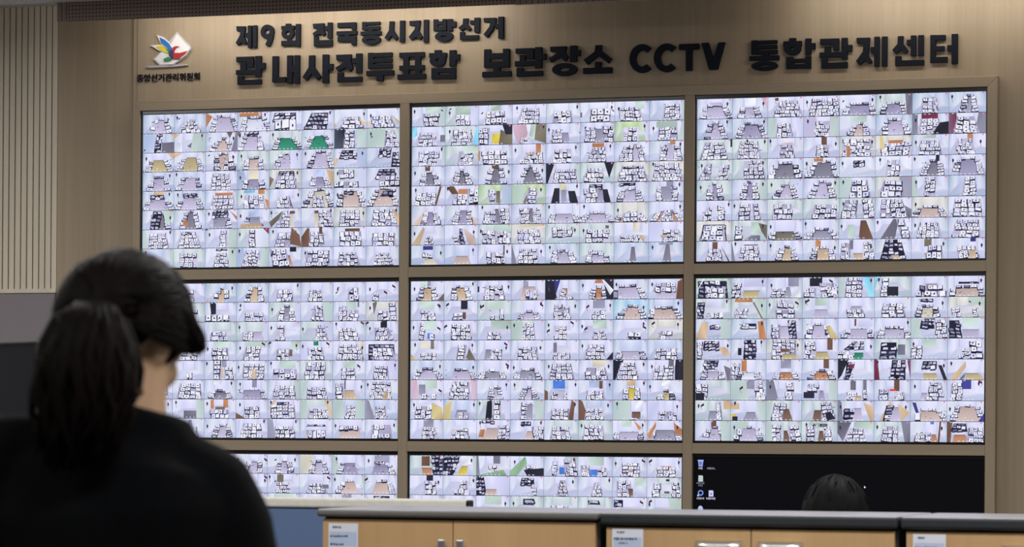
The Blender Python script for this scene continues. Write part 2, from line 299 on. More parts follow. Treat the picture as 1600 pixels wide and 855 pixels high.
TILES = '''
S0
b Fmad66f U441 Cg5
b X7c64hk44 C35
w Po00440f0k Fm7f56i U663
w Qo10f5 Qwd0e5 Fv6f75j U665
w D3g22gb43 X3h94hk31
w D6g31fk54
v X9f83ik33 Pt0f2h0k Ptf9hhkg
v X3e84hk33 Pt1d3h0i Ptf7jhke
b Lb77 D9c07bk26 Pxcackkkk9 Pti0k0k7 C1h
w Lv45 Pt00400602 Qv0a4i Pxdb8ebafkcg Rgca
w Ffac85fj U443 Pzd0h0f7 Pxj0k0kkgk
w Fm6c53dk U454 Pz00202604 D5d05d432
g Fe7d85ik U660 Qv91d8
w Fe8d74hk U660
b Qk007k Lk57 X7c26ck25 Rgee
g Lgbb Xcg3bkk34 Cc4 C39
w Fq7d85gk U660 Ptf0k0k8 C0j
w Fq8e64fk U660 Pt00600608
w Ff8e49fk U443 Xbe6bek13 C24
g Ff7d97dk U332
g Fm8c56ek U553 Rwdd
w Rgie Fm9f46hk U452
w D5e23eb44 Pt0k3a1a0c Rbee
b D8f17ea33 Dgj5fkk24
b Fm7d76ek U443
b Fm7d74fk U443
w X5e33gk45
w Pb00407k0k Qy71da Fs7da6ek U230
y D6f25gc44 X5f74hk43 Pz0k073a
w Qb91d8 Fs9d98fk U550 Ptf0k4kkhc
g X3c24cb42 Rwfe X0ee0fk61
w D8h25hc43 X8k98kk42
b Qt70e4 D5d45e931 Fm5e94hk U441
b D6e36f832 Fm6e84fk U450
w Qo63h6 X5h63ik44
g Qc40b4 Qod0h5 Pohakckkjk X5g64hk43
w X6c84ck34 Pxc6fkdk
w Fy8e33hk U563 X8d86ek33
w Ff6e45hk U444 D8c46c721
w Ff8f33gk U553 Dcg48ga21
w Fx8d59fk U553 D7c15bk25 Pgd0k0kafg
w Fx9c37ek U553 Qo6b9h Pgg0k0k8
w D5e14e954 Fd5da5d U040 Pof1k8kc
w Qb70e8 Fd8e97f U400 Pt2ggfgk2k Cgh
w Pz0e837a1k X9d34ck35 Qnd3g6 Fyde6dg
w Fy8b48c Qn83b6 Xbi3bkk35
y X4f34gk46
b X5h33jk46 Ptf2k8kk
w Lg24 X4e44hk45
w X5d33ik46 D6b35b631
w Pu00500208 Xad29dk14 Rgfe
g Rvbc X8b27bk14 Prg0k0k7
w X6d54dk34 Pne0j8kkdh Qzf3h5
w Pn0a40505k0k X6d55ek34 Qnb0d7
w X4g54hk43 Qn72g5
w X4h74hk43
b Rgii
g X4e54fk53
v Rgfe X8d55fk35 D7d17e322
b Lb46 X6d33gk45 Rgge
w Fo9d99f X1a23dk33 Qkd0h5
w Fo8d88e X4h43hk44
w X4d63gk55
w X6d75ik54
S1
w Rgff Qg80g9 X7g77fk33 Ci4
g Rwff Qg60f9 X6e97fk32 C33
w Qg70d7 X5f63hk42 C28
w X6f43gk44
v X5e84fk42
v X6h76hk32 Cj9 Px0a1a1f0f
w X3e63gk44 Qgc0h8
b Rgij X9h48hk35
w Pc0030390c X5e63fk44 Qxh9kg
g Pcj0k0kkgkhc X5f44gk45
w X06305k23 QY89dj Pzd5kakkck Pke0k0kaga
w Pp00809a7k3k1a Pgb0f0dgac Pze0k0kkdg X59e5ak22
w Fs9da8e X48639k24 Cka
w Fd9d78e X38539k24 Xdi4ekk34 C35
l Rwgi X6d65dk33
w Qg40g7 X6f75gk34 Rgjg
w Rgii X4g54fk45
g X9g68hk34 Qgb0k8
w X1g63hk43 Qo061g Cg9
w Xah84jk53 Qoe0h9 Qo89da
w X5e64fk43
w X8e54fk45 Qo71e5
w Fmbd3ae X6b42ak34 Xdf4fik16
w Fmbd3be Qoc0f4 X7a46ak16 Xeh5ejk34
w Fx9c78e U441 Qn80b5
w Fx9b68d U551
w Fx9c47d U552 Qn80c4
w Fxac46f U552
w Pk00501k0k Rghf X6h63ik44
g X5d62dk43 Pke0k0hg
y X5g42jk46 D6d55e711
y X4h22jk56
w X3e72fk43 Pnh0i2fkej
w Pn12509b6d Qo84fi Xek4ekk22 X5d95dk32
l Rbee Fzad7ad X6a57ak14
l Lg86 Fzae76a Xae49ek14
w Fd9c79c Qy80c7 Pk55858k3k Pkd8h8jkek
w Fs9d88e Pkd7g7ikek D6d25d722 X2a64ak23
w Fm6c85d D4c12c433 U553
w Fd7e68d Qda0e9 U550
w Pf0k93975k Fsad79e U660
w Pfc3hckkgk Fs9d68d U660
w Fxac58e X4a73ak24 Xdi4ejk34
w Fxad58f X5a45ak25 Xdg4dik25
w Fm6fb5h U440
w Fm6eb3h U554
y Fo6dc2g U554 X6db5ek22
w Fo7eb4h U664 X8db7ek33
w Pt0k72845k X8cb8dk23
w Pfb3icjkek X5ab6bk34 D9a49ck14
g Qg90k9 X3a63bk33 Xcg7ckk32
y Qy40k4 X4g64hk44
g X4g44fe43
g X4h74hk43 Qzf3h6
w Qyb0e9 Qz9ada X4gd3hk52 Qtfeih
w Lw89 X9h88jk43 Qt7dag
b Qu71d5 X7d87dd21 Fy8de7g
b Rwff Ff7ec5g
w X6f85hk42 Qxf1gb
w Lx03 X5f54gk44
b Fm7d97f U554
g X6d75ec32 Fm7ec7e U442
b Fxac59d X5ej5fk61
b Fxac38d Qd60e3
S2
w Fm6e85h U663 Qm74e7
w Qv70d8 U660 Ppg0k0kb Fm7ca7d U660
w X7g43jk55 Qn4164
w X5j33kk55
w Fs6ga5h U443 C26
g Fs6da6f U343 Pxg0k0kkhk
b Fdac59c X6b55bk24 Xcd6cek25
b Fdac59c U551
b Fm9c57e U553
b Fs7e75h U554
w Lg54 Rwgg X6c65ek43
w Lm79 Rgff X7e56ek34
w Qg60f7 Ffad97d U332
b Fm7e67g U443
w Lx33 Qr50e6 X5e54fk34 Pkf9k8kkbk
w Lr45 Rxge X5d43gk34
g X5e32ik45 Qkj0k8
g X5e33gk45 Qk8194
w Qf85e7 X8d77fk34
w Qna0d8 X8d87ek33
y X2h32ik45 Qo4a6k
y X3k73ik43 Pq20405e3e Qo75f8
w Qg60d4 X5e64gk44
w Qoa0d6 X5c54ek44
g X68417k25 Xei5chk24
g X7g27jk45
w Fx6e63g U333
w Fx8f54h U443 Qo60b4
v D8e48ea22
v X7d46dk33
w Fxae78e U553 Qkd0f6
w Fs7e55g U553
g Fs9b59c U441
w Rgge Fs9b48c U551
g Rwee Fmac66e U551
w Rghg Fm9d56f U552
w Lg77 X8f36hk33
y Rddf X5e43fk33
w Lg24 X8d17ck25
b X9e28fk26
w X68638k23 Xcf5cgk23
w X5a44ak24 Xce4dgk24
g X4d53ek43
g X7i65jk43
g X4a219k35 Xdi2ekk35
w X4e23ik54 Pxg8kckkik
y Ff6eb3g U553
w X4h32ik44
y D4g42hk44 X5f53gk33
g X26526k23 Qgb2he Px7kbfgfgk Pzf3k5kkhc
w Fz5fc4g U230
w Fd7eb3h U333
w Pnc2f2jkbk Qg569j
w Pxa1d1bk3k Xcf1fkk15
w X5e53gk55
w X5g32hk45
w Qn91c9 X7d86fk33 Pne5f9jkik
w Lx02 Qn74f5 X6f64gk44
w Ftad88e U441
w Qo70a7 Ft8e98f U441
w X26416k24 Qx608a Ft8ee9e Xei3ekk35
w D6e13hk45 Ft9dgae
w Qz70b8 Ft7cf8c Xag78hk32
w X5e86hk43 Quc0f4 Ftcfcbf
S3
w X5e74gk33
w X8c65dk23
b Ftac77c U331 Pp0k2f3h1k
b Ftad58d U442
w X6e85fk33
w X6c84dk43
w Xaf69fk32 C36 C2b
w X58c48k22 Eh5 Ecb
w X5e74gk33
g X6f75gk33
w Pk30707c4d X1ed0gk41
w X6gb5ik42 C28
g Rwgh Fdad69d U441
w Rgdb X9d46ek34
w Qg80e8 X48538k23 Xcf98fk23 Qxf0g6
y Px42705e Xei2fjk14 X8da7ek23
w X5e74gk33
w X5e74gk33
g Lw33 X4aa49k12 X9db9ek22
g Rwhh Fm7gb2g X4ab4ak32
w X6a44ak24 Qwc0k8
g Rwcc Xbe49hk34
w X4d73gk43 Ei2
w Qk90d8 X6d76hk43 E12
w X5e74gk33
w X5e74gk33
w Qg60f7 X5e75fk33
w Qg60k6 X7f64ek34 Eh3
w Qge0k9 X6c95dk33 Qzd9fg E12
w Qe80b5 X5d74ek43 Eh3 Lw45
w X4g42jk55 Qyg3j8
w D2h42ik54 X5g85ik43
w X5e74gk33
w X5adbdk41
w X6a06ak44 Xdh7dik33 Qdb0e7 Qtb8cj
w X5h44hk46 Qta9cj
w Qg70h8 X4h93ik42
g X4f23fk54
w Qg70e8 X6d85ek33 Eg6
w Rwdd X6d65ek34
w X0g42hk54
w X5h43ik44
w Qv60b5 Fx7dc6e U331
w Qda0d8 Fs5fb4g U331
w Rggf X5g63hk44
w Lg53 X5f84hk43
w Qx708a Ft7db7f X26426k24
w X4f23gk55 Qtbdek
w X5e74gk33
w Px7chchk7k Rgff
w Qo406a Qoc0f9 Qz78df X4fb4fk42
w X6e85fk33 Pn0e6k0k
w Pt0a40600c X2g62hk44 D6d36d621
g Lg45 X6fa5hk43 Ptf0h0kdjk
b Lg67 X9e68ek34 Rgee
b X7c76dk34 Pd00206k0k
w X5e74gk33
w Fsac28e X9f95gk43
w Fmae88e U552
w X5f53hk44 Lw33
w X5f84hk44 Pd00305k0k
w Ff4gc3g X5fc5gk41 D5f64g821
w Ff5ha4h X5f74gc42
w X5f64gk33
S4
w Qg60b7 Ft8c77d U442 Qda0c5 Pzkckkgk
w Ft7c78e U443
w X5e53gk43 Qk061c
w Ff7e75h X9fa8gk31 Qd70a7
w Pk00507k0k Pu50906g Foad9ad X9ba8dk34 Xdeedhk14
w Qo90e4 Foad99d U441 Pke0k0kkgk Pvd0e0kbig
w Fm3d82g U153
w Fm4gb5h X5f43gd42 Pnh3k0kkgk
w Qg50e8 X6ba6ak13 Xaecafk12 Eh5
w Qka0e9 X5bd5ck12 Qnbcdj E24
g Qg60f9 X69a7ak22 Xdg9egk12 E36
w Fm8dd7e U331 Ei5
w Fmac88c X6a55ak24 Xce7bfk24
w Qd80f9 X7eb7gk42 E57
c Ff8e85g U442
b Ff4ea3h U243
w X68258k14 QBaddj Xbeebek11 Qg80f9 Eh8
w X5f44gk44 E16
w Qg80k9 X7dc6ek33
g Rwee X7d36ek34 Lg77
w X6c65dk43 E2b Eg3
w Qg80g9 X9eb8gk33 E49
w X8fd8gk21 Ei8
y X8dc6ek23 E34
w Qy62b8 Qzc0e9 X6fd5fk42 Pt0e4k0k
w X9d58ck24 Pzf8jkdk
w Fd5fa4f X9e98fk33 Eh4
w X5f74gk44
w Qx537d X5ed5fk42
w X6e53fk44 Pkkckkgk
b Fm5fc5g U440
b X5g94hk43
b Fm7da4h U342
b Fm6fb4h U042
w Fd5dc4e U441 Ei5
w Fd6eb5f U333
w X5f43hk45
w Qy80f7 X5f84hk44
w Pk00603k0k X5c32fk44
w Pkg0k0kkfk X5f63fk44 Qxc0f7
w Lp45 Qg80g9 Qd559f X6fe6fk31 Eib
w X6f23fk45 Rpgh
w Rwff Fmac8ac U551
w Fmac98d U553
b QB50c9 Qb6aci X5ec4fk32 Rvee Pn0a2c2k0k
w Qb60c8 Qnc1e9 Ft6ec5f X5eb5fk42 Rbgg
w FY9d89c U231 Qt80d6
w Fq9cc9d U333 Qv80d6
w Qw50e8 X5dc4ek32 X4d73dk33 Pqd3j8kkdk
b Pq08504k0k Fd8eb6f X9fd9fk22
g Pk62909k5k Rwfh Xad1aek14
w Rgef X7c35bk14 Fdad59d
w X5e94ek43 Png0i3hkek
b Pn00206k0k X5e94fk43
w Lgaa Fnbgcbg X9gi9hk31 Qvd0h9
w Lw77 X7db6ek22 Fdbec9f Xdgcchk22
w Qd80e8 X8e87hk44
w X6e94gk44
w D3a13a432 Ff6d93e Xdj6dkk34 Po2a5a4i1i
w Ffadc8e D7c26c632 Xdj7ekk34
g X5e74fk43 Lv53
g X4e53fk44
w Qg50b7 Fm4fc4e U440 Poc0h8fa
w Fd5fa4h U550 Po0e52561k Pof2k9kfge
S5
G Qg60e8 D1h32ik54 X6ga7gk32 Pv40500f0h
w Qw70k9 X15505k24 Fq7gd6f
w X4bb2bk34 Qdc0i9 Fdbdaae Qvebjk
w Qk40b9 X27b07k22 Xak6bkk34 Eg4
w Lg43 X5d14dk35 Pcd0i0kkhk
g Pc0040160f X47237k25 Qk7adj
w Ff8e85g X9e97fk22 U220
w Ff4gc4h U233 D6g66h811
g Qw60e9 D15414k35 X6fe5fk41
g Qo20c4 X39a29k33 Rgff Pzc4d4ikhk
g X6e26fa43 X5fc6gk32 Eh5
w Qg70e8 Fm7ec6f E33
w Fm7d95e X5dc5fk33
w X5f64hk34
w D6c25c521 Fy6ca6c U333
y Qgb0k8 X26b27k22 Xegbehk22 Cc5
b Pt0k34736k D8d68ea22 Rgee
b D7e55ea22 Pof3i2kkgk
w Fm7c85d X37637k24 Dcg2dhk25
w Fm6c75e U331 Pqd8g8kkgk
w Qn90a8 Qwb1j9 Fm7gb4h U220
w Fm6gb5h U444
w Lg56 D6d15db43 Xdj2ekk35
w Qg80h9 D16318k25 Fm8hc8h
w D5d24db44 X14313k25 Ptd8h8kfgh
w D8e17ek45 Qk496g
y X4g13gk56 Fq9gf9h Qn8add
w X27318k24 Fq8ed7g Qne0hb
w X06c0ak32 Fe9ee9e D9e33eb43
g Feadb9c D4c43ck24 Qxd6hg
w Qg60e9 X06706k24
w X8da6ek33 Xci3dkk23
w D5d15ca44 Fm7dc6d U550 Pxg6k9kkik
w Qo609c X05414k24 Fv7dd6e U550
w Qd80e9 Fo8ed7f U660
w Qnc0f9 Fo8ec6f U551
v Pk0400602g0k D59346k25 Qr6599
w Pr00203k0k Dah19hk35 Rrik
w D7e26ea32 Fq7ee7f Pkf6h6kkik
w Pt1ka2a85k Px6kad9k Fqaheak
g Lw66 X07406k24 Qk0d5k
w Lgba Qd90e9 Xeh1ekk25 E68
w Lx47 Xbf3bfk24
w Rgff X49439c23 Fsacb9d Qk1c7i
w Qx70aa Qxe0gk X5ac5ck22 Xegaegk22 Ftadg9d
w Qnb0eb QR89cb X38938k22 Xcgcchk22
w Fm6cd5c Xbg29jk36
w Lw55 X38328k25 Qu80d9 Ei2
g Xce2cfk26 Fd8cb7c Qtg0k9 E45
w Qt0359 Fd9ec7f Rgfg QY0e3h Qk1g4k
g X5b33ck25 Fnad99f Lg42 Rwff
g Xbg2cjk25 Fn7ba6b Pkdcgbjiek
w Lx23 Pte2k6kkik D4a83ai22 Fmad88e
w Pt3k90a46k D7b55bk15 Fmbe79f Ptd3kcfk
w Pu12325e3c Ff6ea4i U144
w Ff7f65i U541 Pukckkhk
w Qn90c7 Fm9d86f U341 Rgef
w Lgab Fm7e84f U251
g X38448k24 Fnacaae Xdi5ekk25 Lg34
g Qg40e7 X37537k25 Xdg5dhk25 Fnaca9d D7e36e521
w Qg90k8 Px00803k0c X7e74gk35
g X6d54dk44 Pxf0k0kkhk
w Fo9ed8f X4bb2bk33 Png0h0gkfk QBb0d3
w Pn00302k0k D4a22ba33 Fo4ad3c Xcj6bkk34
S6
w
w
w
w Fmae87d U452 Ej6
w Fm9c88d U441 C56
w Ly88 Fmae89e U441
w Lg35 Fs8e96g U500
w Qd60f8 Fs6eb4f D6c76ca21 U040
w
w
w
w Ej4
w Qz60a9 X6d95fk43 C58
w X6ea5hk43 Qxebif Ei4
w Ff8e85g U301 Rgij
w Ff7e84f U052 E15
w
w
w
w Qg50g9
w Qg40h9
w
w Qd60c9
w D6f26f821
S7
g Qn71cb Fo7dd8d Ddk0ekk45
w D0a006k55 Qvb0h9 FYbfb8e Rgii
w Lx12 Qxa0e8 X8ca7dk33 PGge0k9kik
w PG0f90a84k0k X9ea9fd22 Pk8ekckkak
w Rgcc X58547k23 QB9bdi Xci3dkk34
w Qg60f9 X26927k23 QB7dck Xcgbchk22
w X6f65gk34 Qo9ecf Ei4
w Qo89eh X6ga5gk33 E24
w Qka0e6 X9f69gk33
w Xbe5afk33 X6fe6gk31
w D04006k35 Ff6ce5c Rwcc
w D7e26ea43 Xcg9egk33
w Xac48ek26
w Xac68ek25
w X3a43bk34 Fn9ccac Qgd0k9
g Pw00408a4k0k X48637k24 Xeh5fkk24 Qnagde Qkb2d4
w
w
w Qg50f9
g D8e38f811
g X5e94ek41
g D6c46d811
w D16316a22 Eh5
w Pgc0k0kkek E24

'''
AL = '0123456789abcdefghijk'
PAL = {'w': (.845, .845, .985), 'v': (.91, .92, 1.0), 'g': (.74, .82, .78), 'G': (.56, .72, .56), 'l': (.66, .83, .38), 'b': (.70, .76, .90),
       'c': (.52, .80, .95), 'y': (.86, .83, .72), 't': (.82, .70, .55), 'p': (.88, .72, .80), 'd': (.58, .58, .68), 'k': (.10, .10, .15),
       'n': (.40, .27, .20), 'o': (.74, .48, .30), 'r': (.42, .13, .22), 'R': (.82, .22, .18), 'Y': (.86, .76, .22), 'e': (.05, .50, .34),
       'B': (.25, .45, .82), 'u': (.20, .19, .50), 's': (.60, .57, .72), 'm': (.76, .73, .86), 'f': (.82, .72, .68), 'x': (.44, .43, .50),
       'z': (.42, .39, .32), 'q': (.76, .69, .46)}
def lin(c):
    return tuple((v / 12.92 if v <= 0.04045 else ((v + 0.055) / 1.055) ** 2.4) for v in (max(0.0, min(1.0, t)) for t in c))
class Picture:
    """flat coloured patches laid over each other, forming what a display shows"""
    def __init__(s): s.v = []; s.f = []; s.c = []; s.y = 0.0
    def poly(s, pts, cols):
        i = len(s.v)
        s.v += [(x, s.y, z) for x, z in pts]; s.f.append(tuple(range(i, i + len(pts))))
        if not isinstance(cols[0], (tuple, list)): cols = [cols] * len(pts)
        s.c += [lin(c) + (1.0,) for c in cols]
    def up(s): s.y -= 0.00004
    def build(s, name, parent, loc):
        me = bpy.data.meshes.new(name); me.from_pydata(s.v, [], s.f)
        at = me.color_attributes.new('picture', 'FLOAT_COLOR', 'CORNER')
        at.data.foreach_set('color', [x for c in s.c for x in c])
        return link(name, me, SCREEN, parent, loc)
def mul(c, k): return tuple(min(1.0, t * k) for t in c)
def mix(a, b, t): return tuple(x * (1 - t) + y * t for x, y in zip(a, b))
def draw_tile(pc, rng, X0, Z1, w, h, tok):
    """one camera feed: walls, floor, furniture and ballot boxes; (u,v) run 0..1 right and down"""
    def T(u, v): return (X0 + min(1, max(0, u)) * w, Z1 - min(1, max(0, v)) * h)
    def patch(poly, col, j=0.05):
        many = isinstance(col[0], (tuple, list))
        cc = [mul(c, 1 + rng.uniform(-j, j)) for c in (col if many else [col] * len(poly))]
        area2 = sum(poly[i][0] * poly[(i + 1) % len(poly)][1] - poly[(i + 1) % len(poly)][0] * poly[i][1] for i in range(len(poly)))
        if area2 > 0: poly = poly[::-1]; cc = cc[::-1]
        pc.poly([T(*p) for p in poly], cc)
    def n2(s): return [AL.index(ch) / 20.0 for ch in s]
    def soft(c): return mix(c, (.74, .74, .86), .12)
    base = PAL[tok[0]]
    lit = (.935, .935, 1.0); dim = mix(base, (.52, .62, .74), .55); mid = mix(base, (.90, .90, 1.0), .45)
    ink = (.09, .09, .18)
    floor = None
    for t in tok[1:]:
        if t[0] == 'F': floor = n2(t[2:7])
    if floor: a, b, y, A, B = floor; fl, fr_, fy = a - .03, b + .03, y - rng.uniform(.0, .05)
    else: fl, fr_, fy = rng.uniform(.2, .36), rng.uniform(.62, .8), rng.uniform(.3, .5)
    fl = max(.06, fl); fr_ = min(.94, fr_)
    pc.y = 0.0
    el, er = dim if rng.random() < .7 else mid, dim if rng.random() < .7 else mid
    gl, gr = mix(mid, PAL['g'], rng.random() * .5), mix(mid, PAL['g'], rng.random() * .5)
    # far wall, side walls, floor, each graded corner to corner
    patch([(fl, 0), ((fl + fr_) / 2, 0), (fr_, 0), (fr_, fy), ((fl + fr_) / 2, fy), (fl, fy)], [mid, mix(mid, lit, .6), mid, mix(mid, dim, .3), mid, mix(mid, dim, .3)], .03)
    patch([(0, 0), (fl * .55, 0), (fl * .5, .6), (0, .7)], [el, mix(gl, lit, .3), mix(gl, lit, .5), mix(el, gl, .6)], .03)
    patch([(fl * .55, 0), (fl, 0), (fl, fy), (fl * .5, .6)], [mix(gl, lit, .3), mix(mid, dim, .25), mix(mid, dim, .35), mix(gl, lit, .5)], .03)
    patch([(1, 0), (1, .7), (1 - (1 - fr_) * .5, .6), (1 - (1 - fr_) * .55, 0)], [er, mix(er, gr, .6), mix(gr, lit, .5), mix(gr, lit, .3)], .03)
    patch([(1 - (1 - fr_) * .55, 0), (1 - (1 - fr_) * .5, .6), (fr_, fy), (fr_, 0)], [mix(gr, lit, .3), mix(gr, lit, .5), mix(mid, dim, .35), mix(mid, dim, .25)], .03)
    fc = mix(PAL['m'], lit, rng.uniform(.1, .75))
    patch([(fl, fy), (fr_, fy), (1 - (1 - fr_) * .5, .6), (1, .7), (1, 1), (0, 1), (0, .7), (fl * .5, .6)],
          [mix(fc, dim, .35), mix(fc, dim, .35), mix(fc, lit, .4), mix(dim, fc, .5), mix(dim, mid, .35), mix(dim, mid, .35), mix(dim, fc, .5), mix(fc, lit, .4)], .03)
    pc.up()
    for xx in (fl, fr_):
        if rng.random() < .5: patch([(xx - .008, 0), (xx + .008, 0), (xx + .008, fy), (xx - .008, fy)], mix(mid, (.5, .5, .62), .35), .02)
    def box(cx_, y, bw, bh, dark=False, tilt=0.0):
        if rng.random() < .06: return
        bw *= rng.uniform(.88, 1.14); bh *= rng.uniform(.88, 1.14)
        cx_ += rng.uniform(-.012, .012); y += rng.uniform(-.018, .018)
        sk = rng.uniform(-.014, .014); tl = tilt + rng.uniform(-.015, .015)
        x0, x1 = cx_ - bw / 2, cx_ + bw / 2
        q = mix(ink, (.34, .34, .46), rng.uniform(0, .55))
        sl = rng.choice((0, .006, .014)); sr = rng.choice((0, .008, .016))
        pc.up(); patch([(x0 - sl, y + bh * .06 - tl), (x1 + sr, y + bh * .06 + tl), (x1 + sr, y + bh * 1.04 + tl), (x0 - sl, y + bh * 1.04 - tl)], q, .2)
        pc.up()
        if dark:
            patch([(x0 + bw * .14, y + bh * .16 - tl), (x1 - bw * .14, y + bh * .16 + tl), (x1 - bw * .1, y + bh * .60 + tl), (x0 + bw * .1, y + bh * .60 - tl)], mix((.90, .89, .98), (.50, .50, .62), rng.random()), .06)
            return
        fr = rng.uniform(.58, .88)
        t = mix((.945, .945, 1.0), (.82, .82, .95), rng.random() ** 2)
        patch([(x0 + sk + bw * .07, y - tl), (x1 + sk - bw * .07, y + tl), (x1 - bw * .05, y + bh * fr + tl), (x0 + bw * .05, y + bh * fr - tl)], t, .03)
        pc.up()
        if rng.random() < .8:
            d = bw * rng.uniform(.09, .15); e = bh * .11; yc = y + bh * fr * .52
            patch([(cx_ - d, yc - e), (cx_ + d, yc - e), (cx_ + d, yc + e), (cx_ - d, yc + e)], (.15, .15, .27), .25)
        if rng.random() < .3:
            pc.up(); patch([(x0 + bw * .1, y + bh * .1), (x1 - bw * .1, y + bh * .1), (x1 - bw * .1, y + bh * .16), (x0 + bw * .1, y + bh * .16)], (.62, .62, .78), .1)
    def clutter(n_, xa, xb, ya, yb):
        for _ in range(n_):
            pc.up(); cx_, cy_ = rng.uniform(xa, xb), rng.uniform(ya, yb); an = rng.uniform(-.7, .7); L_ = rng.uniform(.015, .05); th = rng.uniform(.008, .018)
            dx, dy = cos(an) * L_, sin(an) * L_ * 1.6
            patch([(cx_ - dx, cy_ - dy - th), (cx_ + dx, cy_ + dy - th), (cx_ + dx, cy_ + dy + th), (cx_ - dx, cy_ - dy + th)],
                  rng.choice(((.10, .10, .2), (.2, .2, .32), (.42, .42, .54), (.95, .94, 1.0))), .1)
    for t in tok[1:]:
        k = t[0]; pc.up()
        if k == 'L':
            a, b = n2(t[2:4]); c = soft(PAL[t[1]]); patch([(0, 0), (a, 0), (b, 1), (0, 1)], [mix(c, dim, .25), c, mix(c, lit, .2), mix(c, dim, .35)], .04)
        elif k == 'R':
            a, b = n2(t[2:4]); c = soft(PAL[t[1]]); patch([(a, 0), (1, 0), (1, 1), (b, 1)], [c, mix(c, dim, .25), mix(c, dim, .35), mix(c, lit, .2)], .04)
        elif k == 'Q':
            a, b, c, d = n2(t[2:6]); patch([(a, b), (c, b), (c, d), (a, d)], soft(PAL[t[1]]), .14)
        elif k == 'P':
            q = n2(t[2:]); patch([(q[i], q[i + 1]) for i in range(0, len(q) - 1, 2)], soft(PAL[t[1]]), .16)
        elif k == 'F':
            a, b, y, A, B = floor; c = mix(PAL[t[1]], (.83, .82, .93), .18)
            patch([(a, y), (b, y), (B, 1), (A, 1)], [mul(c, .86), mul(c, .90), mix(c, lit, .12), mix(c, lit, .08)], .04)
            pc.up(); patch([(a, y - .014), (b, y - .014), (b, y + .014), (a, y + .014)], mul(c, .62), .1)
        elif k == 'U' and floor:
            a, b, y, A, B = floor; nl, nr, nb = (AL.index(c) for c in t[1:4])
            for i in range(nb):
                bw = (b - a) / nb; box(a + bw * (i + .5), y - .13, min(bw * .95, .15), .15, rng.random() < .4)
            for n_, xa, xb, sg in ((nl, a, A, -1), (nr, b, B, 1)):
                n_ = min(n_, int((1 - y) / .11 + .5))
                for i in range(n_):
                    f = (i + .3) / n_; s = .10 + .06 * f
                    yy = y + (1 - y) * f - .05
                    box(xa + (xb - xa) * f + sg * s * .62, yy, s * 1.2, max(.12, (1 - y) / n_ * 1.02), rng.random() < .15, sg * -.012)
            clutter(5, max(0, min(a, A) - .15), min(1, max(b, B) + .15), y - .08, .95)
        elif k in 'XD':
            x0, x1, y0, A, B, y1 = n2(t[1:7]); nc, nr = AL.index(t[7]), AL.index(t[8])
            cw, chh = (.142, .172) if k == 'X' else (.115, .14)
            nc = max(1, min(nc, int(max(x1 - x0, B - A) / cw + .55))); nr = max(1, min(nr, int((y1 - y0) / chh + .5)))
            tau = rng.uniform(-.02, .02)
            if k == 'X' and nc * nr > 3:
                patch([(x0 - .03, y0), (x1 + .03, y0), (B + .03, y1), (A - .03, y1)], [mix(fc, (.45, .45, .58), (.10 + .40 * rng.random()))] * 4, .1)
            elif k == 'D':
                patch([(x0 - .01, y0), (x1 + .01, y0), (B + .01, y1), (A - .01, y1)], mix(ink, (.4, .4, .5), .2), .2)
            for r_ in range(nr):
                f = (r_ + .5) / nr; xl = x0 + (A - x0) * f; xr = x1 + (B - x1) * f
                ph = (y1 - y0) / nr; so = rng.uniform(-.025, .025)
                for c_ in range(nc):
                    bw = (xr - xl) / nc; m_ = (c_ + .5) / nc - .5
                    box(xl + bw * (c_ + .5) + so, y0 + ph * r_ + abs(m_) * .04, bw * .93, ph * 1.06, k == 'D' and rng.random() < .8, tau)
            clutter(4 if k == 'X' else 6, min(x0, A), max(x1, B), y0, y1)
        elif k in 'CE':
            a, b = n2(t[1:3]); s = .027 if k == 'C' else .044
            col = (.16, .15, .26) if k == 'C' else (.28, .14, .23)
            sg = 1 if a < .5 else -1
            patch([(a - s * .2 + sg * s, b - s * 2.2), (a + sg * s * 1.2, b + s * .2), (a - sg * s, b + s * 2.6), (a - sg * s * 1.1, b + s * .4)], col, .1)
            if k == 'E':
                pc.up(); patch([(a - sg * s, b + s * 2.6), (a - sg * s + .012, b + s * 2.6), (a + .014, b + s * 5.5), (a, b + s * 5.5)], (.45, .43, .52), .05)
    if len(tok) > 1 and rng.random() < .65:
        pc.up(); e = rng.choice((.08, .86)) + rng.uniform(-.02, .05); yy = rng.uniform(.12, .4)
        patch([(e, yy - .09), (e + .042, yy), (e + .01, yy + .16), (e - .020, yy + .03)], (.22, .19, .31), .15)
        if rng.random() < .4: pc.up(); patch([(e, yy + .12), (e + .012, yy + .12), (e + .03, yy + .3), (e + .018, yy + .3)], (.5, .48, .58), .1)
    pc.y = -0.0042
    # on-screen marks: record dot, caption dashes
    patch([(.905, .035), (.950, .035), (.950, .105), (.905, .105)], (.92, .50, .62), .04)
    for q in range(4):
        u = .08 + q * .12
        patch([(u, .03), (u + .06, .03), (u + .06, .055), (u, .055)], (.96, .96, 1.0), .02)
    for q in range(4):
        u = .30 + q * .12
        patch([(u, .94), (u + .06, .94), (u + .06, .965), (u, .965)], (.95, .95, 1.0), .02)
    pc.y = -0.0046
    lw = .010
    patch([(0, 0), (lw * .9, 0), (lw * .9, 1), (0, 1)], (.44, .53, .60), .05)
    patch([(0, 0), (1, 0), (1, lw * 2.6), (0, lw * 2.6)], (.24, .30, .35), .05)

